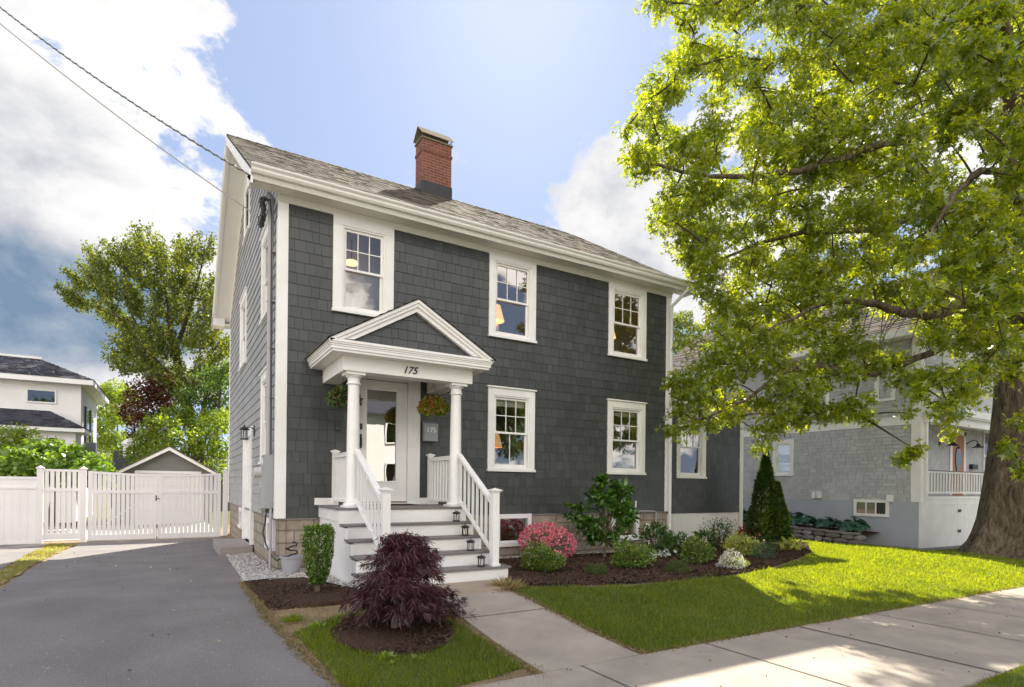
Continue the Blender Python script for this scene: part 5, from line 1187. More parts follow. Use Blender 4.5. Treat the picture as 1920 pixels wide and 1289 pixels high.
def garage():
    g = empty('garage', (0, 0, 0), 0, 'small grey gabled garage behind the driveway gate', 'garage'); y = 18.0; x0, x1 = -3.15, .03; ez, pz, xm = 1.02, 2.02, -1.56
    MB().poly_prism([(x0, -1.3), (x1, -1.3), (x1, ez), (xm, pz-.12), (x0, ez)], 'y', y, y+.1).box(x0, x0+.1, y+.1, y+5, -1.3, ez).box(x1-.1, x1, y+.1, y+5, -1.3, ez).build('wall', mat('garage_boards', (.20, .20, .195), .8, .2, (3, .5, (.16, .16, .155))), g)
    m = MB().box(-2.65, -.48, y-.04, y, .92, 1.03).box(-2.75, -2.65, y-.04, y, -1.2, 1.03).box(-.48, -.38, y-.04, y, -1.2, 1.03); m.build('door_trim', CLAP, g)
    MB().box(-2.65, -.48, y-.02, y, -1.2, -.6).box(-2.65, -.48, y-.02, y, -.59, -.1).box(-2.65, -.48, y-.02, y, -.09, .4).box(-2.65, -.48, y-.02, y, .41, .91).build('overhead_door', CLAP, g)
    for sg in (-1, 1):
        m = MB(); e = xm+sg*1.86; zE = .93
        m.poly_prism([(xm, pz+.02), (e, zE), (e, zE-.14), (xm, pz-.14)] if sg > 0 else [(e, zE), (xm, pz+.02), (xm, pz-.14), (e, zE-.14)], 'y', y-.3, y-.26); m.build('rake', CLAP, g)
        MB().poly_prism([(xm, pz+.05), (e, zE+.03), (e, zE-.02), (xm, pz)] if sg > 0 else [(e, zE+.03), (xm, pz+.05), (xm, pz), (e, zE-.02)], 'y', y-.32, y+5.2).build('roof', ROOFM, g)
    MB().box(x0, x1, y-.26, y, ez-.12, ez-.1).build('soffit', CLAP, g) if False else None
    # low roofs farther back
    a = onY(214, 858, 24); b = onY(262, 858, 24); s = empty('back_shed', (0, 0, 0), 0, 'low dark grey roof with a small white cupola behind the garage', 'shed')
    MB().box(a[0], b[0]+1, 24, 27, -1.3, .9).build('wall', GRAYG, s)
    MB().poly_prism([(23.8, .95), (25.5, 2.15), (27.2, .95), (27.2, .85), (23.8, .85)], 'x', a[0]-.1, b[0]+1.2).build('roof', ROOFD, s)
    c_ = onY(240, 850, 25.2); MB().box(c_[0]-.2, c_[0]+.2, 25.0, 25.4, 1.8, 2.45).box(c_[0]-.26, c_[0]+.26, 24.94, 25.46, 2.45, 2.52).lathe([(.3, 2.52), (.12, 2.7), (.02, 2.78)], (c_[0], 25.2, 0), 4).build('cupola', CLAP, s)
    a = onY(384, 880, 30); b = onY(470, 880, 30); s = empty('back_building', (0, 0, 0), 0, 'dark panelled roof behind the right end of the gate', 'building')
    zt = onY(384, 856, 30)[2]; MB().box(a[0], b[0], 30.1, 33, -1.5, a[2]-.2).build('wall', GRAYG, s)
    m = MB(); rooftiles(m, (a[0]-.2, 29.8, a[2]-.6), (b[0], 29.8, a[2]-.6), (b[0], 33, zt+.35), (a[0]-.2, 33, zt+.35), 9, 3, (.3, .32)); m.build('roof', mat('blue_black_roof', (.03, .035, .06), .5, .5), s)
garage()
def white_house():
    y = 26.0; h = empty('white_house', (0, 0, 0), 0, 'white two-storey clapboard house with dark roofs beyond the fence at the left', 'house')
    cr = onY(151, 722, y); xr = float(cr[0]); zt = float(cr[2]); zb = float(onY(120, 812, y)[2]); x0 = xr-9
    q = 23.3; xq = xr+.05
    m = MB(); clap(m, x0, xr, y, zb-.4, zt); m.build('front_wall', CLAP, h)
    MB().box(x0, xr-.01, y+.01, y+7, -1.5, zt).build('core', CLAP, h)
    m = MB(); z = -1.5
    while z < zt: m.add([(xr+.02, y, z), (xr+.02, y+7, z), (xr+.005, y+7, z+.11), (xr+.005, y, z+.11)], [(0, 1, 2, 3)]); z += .11
    m.build('side_wall', CLAP, h)
    MB().box(xr-.14, xr+.03, y-.03, y, -1.5, zt).box(xr, xr+.03, y, y+.14, -1.5, zt).build('corner_board', CLAP, h)
    ov = .55; ridge = 1.5
    MB().box(x0, xr+ov, y-ov, y+7+ov, zt-.02, zt+.02).box(x0, xr+ov+.02, y-ov-.03, y-ov, zt-.05, zt+.2).box(xr+ov, xr+ov+.03, y-ov, y+7+ov, zt-.05, zt+.2).build('eave', CLAP, h)
    m = MB(); rooftiles(m, (x0, y-ov-.05, zt+.2), (xr+ov+.05, y-ov-.05, zt+.2), (xr-2.0, y+2.4, zt+ridge), (x0, y+2.4, zt+ridge), 14, 2)
    rooftiles(m, (xr+ov+.05, y-ov-.05, zt+.2), (xr+ov+.05, y+7+ov, zt+.2), (xr-2.0, y+4.6, zt+ridge), (xr-2.0, y+2.4, zt+ridge), 14, 3); m.build('roof', ROOFD, h)
    MB().box(x0, xr-1.9, y+2.35, y+2.5, zt+ridge-.04, zt+ridge+.10).build('ridge_vent', CLAP, h)
    a = onY(52, 752, y-.02); b = onY(103, 735, y-.02); small_window(h, float(a[0]), float(b[0]), float(a[2]), float(b[2]), y-.02, w=.07)
    # narrow shuttered windows on the side wall
    for yy in (y+1.9, y+3.9):
        f = MB().box(xr+.03, xr+.07, yy, yy+1.0, zt-3.0, zt-.9); o = f.build('side_window', CLAP, h)
        MB().box(xr+.03, xr+.10, yy-.5, yy-.02, zt-3.0, zt-.9).build('shutter', DARKMET, o); MB().box(xr+.071, xr+.08, yy+.1, yy+.9, zt-2.9, zt-1.0).build('pane', DGL, o)
    # lower storey bay with its own hip roof
    y2 = 23.8; e0 = onY(145, 806, y2); xe = float(e0[0]); ze = float(e0[2])
    clp = MB(); clap(clp, x0, xe-.1, y2+.3, -1.5, ze-.1); clp.build('lower_wall', CLAP, h); MB().box(x0, xe-.12, y2+.31, y, -1.5, ze-.1).build('lower_core', CLAP, h)
    MB().box(x0, xe+.3, y2-.15, y+.0, ze-.12, ze+.05).build('lower_eave', CLAP, h)
    rt = MB(); zr = float(onY(92, 771, y)[2]); xt = float(onY(92, 771, y)[0]); rooftiles(rt, (x0, y2-.18, ze+.06), (xe+.32, y2-.18, ze+.06), (xt, y-.02, zr), (x0, y-.02, zr), 12, 5)
    rooftiles(rt, (xe+.32, y2-.18, ze+.06), (xe+.32, y+.1, ze+.06), (xt+.02, y-.0, zr), (xt, y-.02, zr), 12, 6); rt.build('lower_roof', ROOFD, h)
    a = onY(92, 834, y2+.3); b = onY(109, 822, y2+.3); small_window(h, float(a[0]), float(b[0]), float(a[2])-.6, float(b[2]), y2+.28, w=.05)
    m = MB().box(xr+.05, xr+.55, y+1.0, y+1.8, float(onY(172, 850, y+1)[2])-.8, float(onY(172, 830, y+1)[2])); m.build('dark_bay', mat('slate_panel', (.12, .14, .16), .6), h)
white_house()
def neighbour():
    X0 = 20.0; h = empty('neighbour_house', (0, 0, 0), 0, 'pale grey shingled house with white trim and front porch behind the big oak', 'house')
    c0 = onX(1727, 942, X0); yc = float(c0[1]); z0 = float(c0[2]); zbelt = float(onX(1716, 795, X0)[2]); zE = float(onX(1620, 640, X0)[2]); gz = G(20, yc)-.1
    yb = 13.0; Lw = yb-yc
    loc = (X0, yb, 0); rz = -math.pi/2
    def lw(u, v): p = onX(u, v, X0); return yb-float(p[1]), float(p[2])
    a = lw(1449, 893); b = lw(1489, 824); wz = [(a[0], b[0], a[1], b[1])]
    shingles(0, Lw-.3, z0, zbelt, [(wz[0][0]+.03, wz[0][1]-.03, wz[0][2]+.03, wz[0][3]-.03)], expo=.13, wr=(.14, .34), seed=51, butt=.024, gap=.008).build('side_siding', LGRAY, h, loc, rz)
    shingles(0, Lw-.3, zbelt+.25, zE, [], expo=.13, wr=(.14, .34), seed=52, butt=.024, gap=.008).build('side_siding', LGRAY, h, loc, rz)
    wall_back(0, Lw, z0, zE, [(wz[0][0], wz[0][1], wz[0][2], wz[0][3])], y=.003).build('sheathing', mat('grey_gap', (.20, .205, .215), .9), h, loc, rz)
    MB().box(0, Lw-.3, -.03, .0, zbelt, zbelt+.25).box(0, Lw, -.05, 0, zbelt+.25, zbelt+.28).build('belt_course', WHITE, h, loc, rz)
    MB().box(Lw-.30, Lw, -.04, .0, z0, zE).box(Lw-.02, Lw, .0, .2, z0, zE).build('corner_board', WHITE, h, loc, rz)
    window(h, wz[0][0], wz[0][1], wz[0][2], wz[0][3], DGL, None, loc, rz, head=False)
    MB().box(wz[0][0]+.1, wz[0][1]-.1, 1.2, 1.25, wz[0][2], wz[0][3]).build('room_wall', mat('dim_room_wall', (.25, .24, .22), .9), h, loc, rz)
    for (u0, u1, v0, v1) in ((1640, 1680, 690, 755), (1520, 1556, 720, 775)):
        a = lw(u0, v1); b = lw(u1, v0); window(h, a[0], b[0], a[1], b[1], DGL, None, loc, rz, head=False)
    MB().box(0, Lw-.02, -.02, .0, gz-1, z0).build('foundation', mat('painted_foundation', (.42, .44, .49), .8, .2, (2, .4, (.36, .38, .43))), h, loc, rz)
    MB().box(0, Lw-.02, .0, .1, z0-.02, z0+.0).build('water_table', BACKING, h, loc, rz)
    a = lw(1602, 967); b = lw(1668, 938)
    m = MB().box(a[0]-.0, a[0]+.10, -.07, 0, a[1], b[1]).box(b[0]-.10, b[0], -.07, 0, a[1], b[1]).box(a[0]+.1, b[0]-.1, -.07, 0, b[1]-.1, b[1]).box(a[0]+.1, b[0]-.1, -.07, 0, a[1], a[1]+.1)
    w3 = (b[0]-a[0]-.2)/3
    for i in (1, 2): m.box(a[0]+.1+w3*i-.02, a[0]+.1+w3*i+.02, -.06, -.03, a[1]+.1, b[1]-.1)
    o = m.build('basement_window', WHITE, h, loc, rz); MB().add([(a[0]+.1, -.04, a[1]+.1), (b[0]-.1, -.04, a[1]+.1), (b[0]-.1, -.04, b[1]-.1), (a[0]+.1, -.04, b[1]-.1)], [(0, 1, 2, 3)]).build('pane', DGL, o)
    for (u0, u1, v0, v1, nm) in ((1525, 1532, 923, 934, 'vent'), (1534, 1542, 922, 934, 'vent'), (1665, 1677, 928, 941, 'utility_box')):
        a = lw(u0, v1); b = lw(u1, v0); MB().box(a[0], b[0], -.12, -.02, a[1], b[1]).build(nm, WHITE, h, loc, rz)
    # front face and porch recess
    xf = X0; fy = yc
    pz = float(onY(1760, 930, fy)[2]); rt = float(onY(1760, 884, fy)[2]); x1 = 34
    shingles(0, x1-X0-.3, zbelt+.6, zE, [], expo=.13, seed=55).build('front_siding', LGRAY, h, (X0+.2, fy+.0, 0))
    MB().box(X0+.01, x1, fy+.01, fy+.2, zbelt+.55, zE).build('front_sheathing', LGRAY, h)
    MB().box(X0+.02, x1, fy-.25, fy+1.3, zbelt+.32, zbelt+.37).box(X0-.02, x1, fy-.30, fy-.0, zbelt+.37, zbelt+.62).box(X0+.1, x1, fy-.12, fy+.1, zbelt+.05, zbelt+.32).build('porch_beam', WHITE, h)
    by = fy+1.3
    shingles(0, x1-X0, pz, zbelt+.35, [], expo=.13, seed=56).build('porch_wall', LGRAY, h, (X0, by, 0)); MB().box(X0, x1, by+.01, by+.1, pz-.2, zbelt+.4).build('porch_sheathing', LGRAY, h)
    shingles(0, 2.2-.05, pz, zbelt+.35, [], expo=.13, seed=57).build('porch_side', LGRAY, h, (X0+.25, by, 0), -math.pi/2) if False else None
    MB().box(X0+.02, X0+.1, fy+.02, by, pz, zbelt+.35).build('porch_end_wall', LGRAY, h)
    MB().box(X0+.2, x1, fy-.05, by, pz-.12, pz-.02).build('porch_floor', WHITE, h)
    MB().box(X0+.2, X0+.32, fy-.06, fy+.06, pz-.02, zbelt+.1).build('porch_post', WHITE, h)
    r = MB().box(X0+.3, x1, fy-.03, fy+.03, rt-.06, rt).box(X0+.3, x1, fy-.03, fy+.03, pz+.08, pz+.14); r_ = r.build('porch_railing', WHITE, h)
    MB().box(X0+.3, x1, fy-.05, fy+.05, rt, rt+.03).build('rail_cap', mat('brown_cap', (.13, .08, .06), .5), r_)
    x = X0+.45
    while x < x1-1.5: MB().box(x-.035, x+.035, fy-.02, fy+.02, pz+.14, rt-.06).build('baluster', WHITE, r_); x += .215
    m = MB(); x = X0+.25
    while x < x1: m.box(x-.25, x-.15, fy-.02, fy+.0, gz-.6, pz-.30); x += .108
    m.box(X0+.2, x1, fy-.03, fy+.0, pz-.30, pz-.12); m.box(X0+.25, x1, fy+.005, fy+.02, gz-.6, pz-.3).build('porch_skirt', WHITE, h)
    hg = onY(1796, 958, fy)
    for dz_ in (0, -.72):
        MB().box(float(hg[0])-.06, float(hg[0])+.16, fy-.045, fy-.03, float(hg[2])+dz_-.05, float(hg[2])+dz_+.05).build('hinge', DARKMET, h)
    MB().box(X0-.03, X0+.1, fy-.045, fy+.05, gz-1, z0).build('foundation_corner', WHITE, h)
    # door, lamps, window on the porch wall
    da = onY(1786, 815, by-.05); db = onY(1811, 930, by-.05); dx0 = float(da[0]); dx1 = dx0+1.0; dzt = float(da[2])
    MB().box(dx0-.18, dx0, by-.06, by, pz, dzt+.15).box(dx1, dx1+.18, by-.06, by, pz, dzt+.15).box(dx0-.18, dx1+.18, by-.06, by, dzt, dzt+.2).build('door_casing', WHITE, h)
    d_ = MB().box(dx0, dx1, by-.04, by-.01, pz, dzt).build('front_door', mat('orange_wood_door', (.42, .16, .045), .45, .5, (3, .5, (.33, .11, .03))), h)
    MB().lathe([(.22, 0), (.22, .03)], (0, 0, 0), 20).build('oval_glass', DGL, d_, (dx0+.5, by-.04, (pz+dzt)/2+.25)).rotation_euler = (math.pi/2, 0, 0)
    [o for o in COL.objects if o.name == 'oval_glass'][0].scale = (1, 2.4, 1)
    wx = onY(1846, 812, by-.05); small_window(h, float(wx[0]), float(wx[0])+1.0, pz+.7, float(wx[2]), by-.02, 1, 2)
    def barn(u, v, k):
        p = onY(u, v, by-.35); x, z = float(p[0]), float(p[2])
        o = empty('barn_lamp', (x, by, z), 0, 'black gooseneck barn lamp %s the orange door on the grey porch' % k, 'wall lamp', 'barn lamps on the neighbouring porch')
        MB().tube([(-.30, -.01, .12), (-.30, -.12, .20), (-.2, -.25, .30), (-.05, -.33, .28), (0, -.35, .12)], .02, 6).box(-.36, -.24, -.04, -.012, .02, .22).build('arm', DARKMET, o)
        MB().lathe([(.20, 0), (.19, .02), (.08, .08), (.06, .15), (.02, .17)], (0, -.35, 0), 16).build('lamp_shade', DARKMET, o)
    barn(1787, 836, 'left of'); barn(1834, 840, 'right of')
    o = MB().box(0, .5, -.14, -.015, 0, .2).build('mailbox', DARKMET, None, tuple(onY(1822, 880, by-.1))); tag(o, 'black mailbox below the right barn lamp on the grey porch', 'mailbox'); o.location.y = by
    # roof
    ey = yc-.3; m = MB(); zR = zE+3.6
    rooftiles(m, (X0-.5, yb, zE), (X0-.5, ey, zE), (X0+5, ey, zR), (X0+5, yb, zR), 34, 8, (.2, .5)); m.build('roof', ROOFM, h)
    MB().box(X0-.52, X0-.46, ey, yb, zE-.22, zE+.01).box(X0-.46, X0, ey, yb, zE-.22, zE-.2).build('eave', WHITE, h)
    MB().poly_prism([(X0, zE), (X0+5, zR-.05), (X0+5, zE)], 'y', fy+.05, fy+.1).build('gable_wall', LGRAY, h)
    # rear wing with lower roof seen between our house and the oak
    wy = 13.0; X1 = 17.0
    zw = float(onX(1330, 690, X1)[2]); 
    MB().box(X1, X0+3, wy, 19, gz-.5, zw).build('rear_wing', LGRAY, h)
    for yy in (wy+.0, 15.6): MB().box(X1-.03, X1, yy, yy+.22, gz, zw).box(X1, X1+.2, yy-.02, yy, gz, zw).build('wing_trim', WHITE, h)
    m = MB(); rooftiles(m, (X1-.4, 20, zw), (X1-.4, wy-.4, zw), (X1+3, wy-.4, zw+2.4), (X1+3, 20, zw+2.4), 20, 9, (.2, .5)); rooftiles(m, (X1-.4, wy-.4, zw), (X0+3, wy-.4, zw), (X0+3, wy+2, zw+1.8), (X1+1.5, wy+2, zw+1.8), 16, 10, (.2, .5)); m.build('wing_roof', ROOFM, h)
    # stone retaining wall and hostas
    s = empty('stone_wall', (0, 0, 0), 0, 'low dry stone retaining wall below the hostas', 'wall')
    mat_s = shingle_mat('field_stone', (.20, .18, .16), (.38, .35, .33), .9, .2); r = random.Random(4); m = MB()
    A = onX(1480, 1026, 18.6); pts = [Vector((17.4, 7.0, 0)), Vector((18.55, .9, 0))]
    L_ = (pts[1]-pts[0]).length; dv = (pts[1]-pts[0]).normalized(); sv = Vector((-dv.y, dv.x, 0))
    for row in range(3):
        x = -r.random()*.3
        while x < L_:
            w_ = r.uniform(.22, .55); hh = .17; zz = G(18, 3)-.05+row*hh; c_ = pts[0]+dv*(x+w_/2)
            sink = .30*max(0, x/L_-.4)
            n = 9; ring = []
            for i in range(n):
                a = 2*math.pi*i/n; ring.append((w_*.5*math.cos(a)*r.uniform(.85, 1.05), hh*.52*math.sin(a)*r.uniform(.85, 1.1)))
            f = [c_ - sv*r.uniform(-.0, .04) + dv*q[0] + Vector((0, 0, zz+hh/2+q[1]-sink)) for q in ring]; b = [p_+sv*.25*(1 if sv.x > 0 else -1) for p_ in f]
            ctr = c_ - sv*.05*(1 if sv.x > 0 else -1) + Vector((0, 0, zz+hh/2-sink))
            m.add(f+b+[ctr], [(i, (i+1) % n, 2*n) for i in range(n)]+[(i, i+n, (i+1) % n+n, (i+1) % n) for i in range(n)]); x += w_*.97
    m.build('stone', mat_s, s)
    m = MB(); k = 12; zt = G(18, 3)-.05+.51
    for i in range(k):
        p0 = pts[0]+dv*L_*i/k; p1 = pts[0]+dv*L_*(i+.985)/k; sg = (1 if sv.x > 0 else -1); s0 = .30*max(0, i/k-.4)
        q = [p0-sv*.06*sg, p1-sv*.06*sg, p1+sv*.3*sg, p0+sv*.3*sg]; m.add([(a.x, a.y, zt-s0) for a in q]+[(a.x, a.y, zt+.06-s0) for a in q], [(3, 2, 1, 0), (4, 5, 6, 7), (0, 1, 5, 4), (1, 2, 6, 5), (2, 3, 7, 6), (3, 0, 4, 7)])
    m.build('cap_stone', mat_s, s)
    o = MB().add([(17.5, 7, zt+.03), (18.7, .9, zt-.22), (20, .9, zt-.12), (20, 7, zt+.1)], [(0, 1, 2, 3)]).build('soil_bed', MULCH); tag(o, kind='structure')
    for i in range(6):
        t_ = (i+.6)/6.3; x = 18.0+.95*t_*1.0+.5; y = 6.3-5.4*t_; z = zt+.05-.22*max(0, t_-.4)/.6
        ho = empty('hosta', (x+.1, y, z), 0, None, 'plant', 'hostas above the stone wall'); ho['label'] = 'blue green hosta above the stone wall, %s of the row of six' % ('leftmost', 'second from the left', 'third from the left', 'third from the right', 'second from the right', 'rightmost')[i]
        rng = np.random.default_rng(60+i); n = 46; a = rng.random(n)*6.28; rr = rng.random(n)**.7
        P = np.c_[np.cos(a)*rr*.32, np.sin(a)*rr*.32, .16+.28*(1-rr)*rng.random(n)+.05]; D = np.c_[np.cos(a), np.sin(a), .35-.9*rr]
        leaves('foliage', P, D, .26+.12*rng.random(n), ROUND, G_HOSTA, ho, rng, up=1.2)
neighbour()

# ------------------------------------------------------------------ trees
def crown(rng, cl, per_m2, size, per=6, shell=.45):
    P_, D_ = [], []
    for c, r in cl:
        n = max(4, int(per_m2*6*r*r*12/per)); tp, d = blob_points(rng, c, r, n, shell, (1, 1, .8)); a, b = sprays(rng, tp, d+[0, 0, .2], per, size*1.4, .0); P_.append(a); D_.append(b)
    return np.concatenate(P_), np.concatenate(D_)
def grow(mb, nodes, tips, rng, r1=.03, r2=.006, maxlen=9):
    nodes = [np.array(tuple(map(float, q))) for q in nodes]; tips = [np.array(tuple(map(float, q))) for q in tips]
    A = np.array(nodes); tips.sort(key=lambda q: float(np.linalg.norm(A-q, axis=1).min()))
    for c in tips:
        A = np.array(nodes); dd = np.linalg.norm(A-c, axis=1) + .6*np.maximum(0, A[:, 2]-c[2]); i = int(dd.argmin()); b = A[i]; L_ = np.linalg.norm(b-c)
        if L_ > maxlen: continue
        m_ = (b+c)/2 + rng.normal(size=3)*L_*.09 + np.array([0, 0, L_*.05]); pts = bez(b, m_, c, 6); k0 = min(r1, .35*r2+.020*L_+r2)
        mb.tube(pts, [k0*(1-j/6)+r2*(j/6) for j in range(7)], 5); nodes.append(np.array(m_)); nodes.append(c)
def tree(name, label, base, trunk, clumps, mat_, size, per_m2, seed, tmpl=ELL, bark=None, r0=.3, cat='tree', group=None, limb=.5, width=1.0, extra=()):
    """clumps: (point, radius); trunk: list of points"""
    rng = np.random.default_rng(seed); t = empty(name, (0, 0, 0), 0, label, cat, group)
    P_, D_ = crown(rng, clumps, per_m2, size)
    leaves('crown', P_, D_, size*(.7+.6*rng.random(len(P_))), tmpl, mat_, t, rng, width=width)
    mb = MB(); k = len(trunk); mb.tube(trunk, [r0*(1-.75*i/(k-1)) for i in range(k)], 9)
    grow(mb, list(trunk[1:])+list(extra), [c for c, r in clumps], rng, r0*.30, .012, 14)
    mb.build('trunk', bark or BARKT, t); return t
def cl_px(lst, fw, jit, rng):
    out = []
    for u, v, r in lst:
        f = fw+rng.uniform(-jit, jit); out.append((deep(u, v, f), r*f/F))
    return out
def backdrop_trees():
    rnd = random.Random(5)
    fw = 33
    L = [(140, 500, 20), (125, 535, 14), (170, 520, 24), (165, 480, 14), (205, 470, 22), (215, 520, 28), (190, 560, 20), (240, 450, 20), (265, 440, 16), (262, 490, 30), (250, 545, 30), (300, 455, 26), (305, 510, 32), (290, 570, 30), (340, 450, 24), (335, 500, 32), (345, 560, 30), (380, 455, 24), (385, 510, 30), (395, 560, 26), (235, 600, 22), (270, 620, 28), (225, 640, 18), (215, 665, 12), (260, 665, 24), (310, 630, 28), (330, 690, 26), (290, 690, 22), (370, 620, 26), (400, 610, 26), (425, 540, 20), (425, 640, 24), (380, 680, 26), (425, 700, 24)]
    cl = cl_px([(u, v, r*.42) for u, v, r in L if v > 540], fw, 3.2, rnd)
    for q in range(5):
        for u, v, r_ in L:
            u0, v0 = u+rnd.uniform(-20, 20), v+rnd.uniform(-20, 12); dx, dy = u0-345, min(-30, v0-800)*.8; ln = math.hypot(dx, dy); dx, dy = dx/ln, dy/ln; f_ = fw+rnd.uniform(-3.2, 3.2); n_ = 5
            for i in range(n_): t_ = i/(n_-1); cl.append((deep(u0-dx*t_*42, v0-dy*t_*42, f_), (4.5+5.5*t_)*f_/F))
    tr = [deep(375, 900, fw), deep(368, 830, fw), deep(350, 760, fw), deep(335, 690, fw), deep(320, 620, fw), deep(318, 560, fw)]; tr = [tuple(map(float, p)) for p in tr]
    LM = []
    m = MB()
    for (u0, v0), (u1, v1) in [((345, 760), (215, 520)), ((340, 720), (150, 500)), ((335, 690), (300, 470)), ((360, 800), (250, 660)), ((330, 650), (385, 470)), ((345, 740), (225, 610)), ((372, 820), (410, 560))]:
        a = deep(u0, v0, fw); b = deep(u1, v1, fw+rnd.uniform(-2, 2)); c_ = (a+b)/2+np.array([0, 0, -.9]); pp = bez(a, c_, b, 10); LM += pp[3:]; m.tube(pp, [.15*(1-.09*i) for i in range(11)], 7)
    t = tree('maple_tree', 'tall airy maple tree rising behind the garage at the left', None, tr, cl, leaf_mat('airy_maple_leaf', (.07, .11, .02), (.19, .22, .045), .5, .45, .04), .17, 13, 3, r0=.42, extra=LM)
    m.build('limb', BARKT, t)
    def simple(name, lb, pts, fw_, mat_, size, dens, seed, jit=2.0, tmpl=ELL, r0=.16, cat='tree', width=1.0):
        cl_ = cl_px(pts, fw_, jit, random.Random(seed)); us = [p[0] for p in pts]; um = sum(us)/len(us); vb = max(p[1]+p[2] for p in pts); vt = sum(p[1] for p in pts)/len(pts)
        tr_ = [tuple(map(float, deep(um+3*i, vb+60-(vb+60-vt)*i/4, fw_))) for i in range(5)]
        return tree(name, lb, None, tr_, cl_, mat_, size, dens, seed, tmpl, r0=r0, cat=cat, width=width)
    simple('plum_tree', 'dark red-leaved tree between the white house and the tall maple', [(265, 740, 32), (300, 730, 30), (250, 775, 26), (285, 770, 34), (320, 760, 26), (270, 810, 30), (300, 815, 26)], 30, G_PLUM, .16, 16, 11)
    simple('willow_tree', 'pale yellow green tree beside the white house', [(195, 745, 24), (215, 735, 26), (200, 785, 26), (225, 780, 26), (190, 820, 26), (220, 830, 28), (240, 745, 20), (180, 850, 26), (215, 870, 26)], 42, G_LIME, .2, 14, 12)
    simple('lime_shrub', 'bright yellow green shrubs behind the garage roof', [(300, 800, 30), (335, 780, 28), (270, 830, 24), (370, 790, 30), (400, 800, 28), (345, 830, 32), (300, 850, 28), (385, 835, 28), (425, 790, 26), (420, 840, 26), (255, 850, 22), (270, 880, 26), (330, 880, 28), (400, 880, 28)], 27, leaf_mat('lime_shrub_leaf', (.12, .2, .02), (.26, .34, .04), .5, .4, .05), .17, 16, 13, cat='shrub')  # lime is the shrubs' own leaf colour
    simple('green_tree', 'mid green leafy tree close to the side wall behind the gate', [(400, 710, 26), (425, 730, 26), (380, 745, 26), (412, 765, 24), (350, 745, 22), (440, 690, 24)], 29, G_MID, .17, 16, 14)
    simple('viburnum_hedge', 'bright green large-leaved hedge above the white fence at the left', [(10, 870, 26), (40, 865, 28), (75, 868, 28), (110, 866, 26), (140, 872, 24), (168, 876, 22), (190, 880, 18), (60, 845, 20), (100, 845, 20), (135, 852, 18), (-20, 860, 28), (20, 890, 24), (90, 890, 26), (150, 895, 24), (185, 900, 20)], 20.5, leaf_mat('hedge_leaf', (.10, .2, .02), (.22, .34, .05), .45, .35, .07), .15, 26, 15, jit=.7, tmpl=ROUND, cat='hedge')
    simple('round_shrub', 'rounded yellow green shrub behind the hedge at the far left', [(15, 820, 26), (45, 818, 24), (75, 835, 20), (-15, 830, 28), (30, 845, 22), (100, 840, 14)], 22.5, G_LIME, .12, 26, 16, jit=.8, cat='shrub')
    simple('distant_tree', 'yellow green tree seen past the right eave of the shingled house', [(1262, 610, 20), (1285, 600, 18), (1300, 625, 18), (1270, 640, 20), (1310, 650, 16), (1290, 660, 18), (1255, 660, 16)], 44, leaf_mat('far_leaf', (.10, .15, .03), (.2, .24, .05), .45, .45, .04), .2, 14, 17)
backdrop_trees()

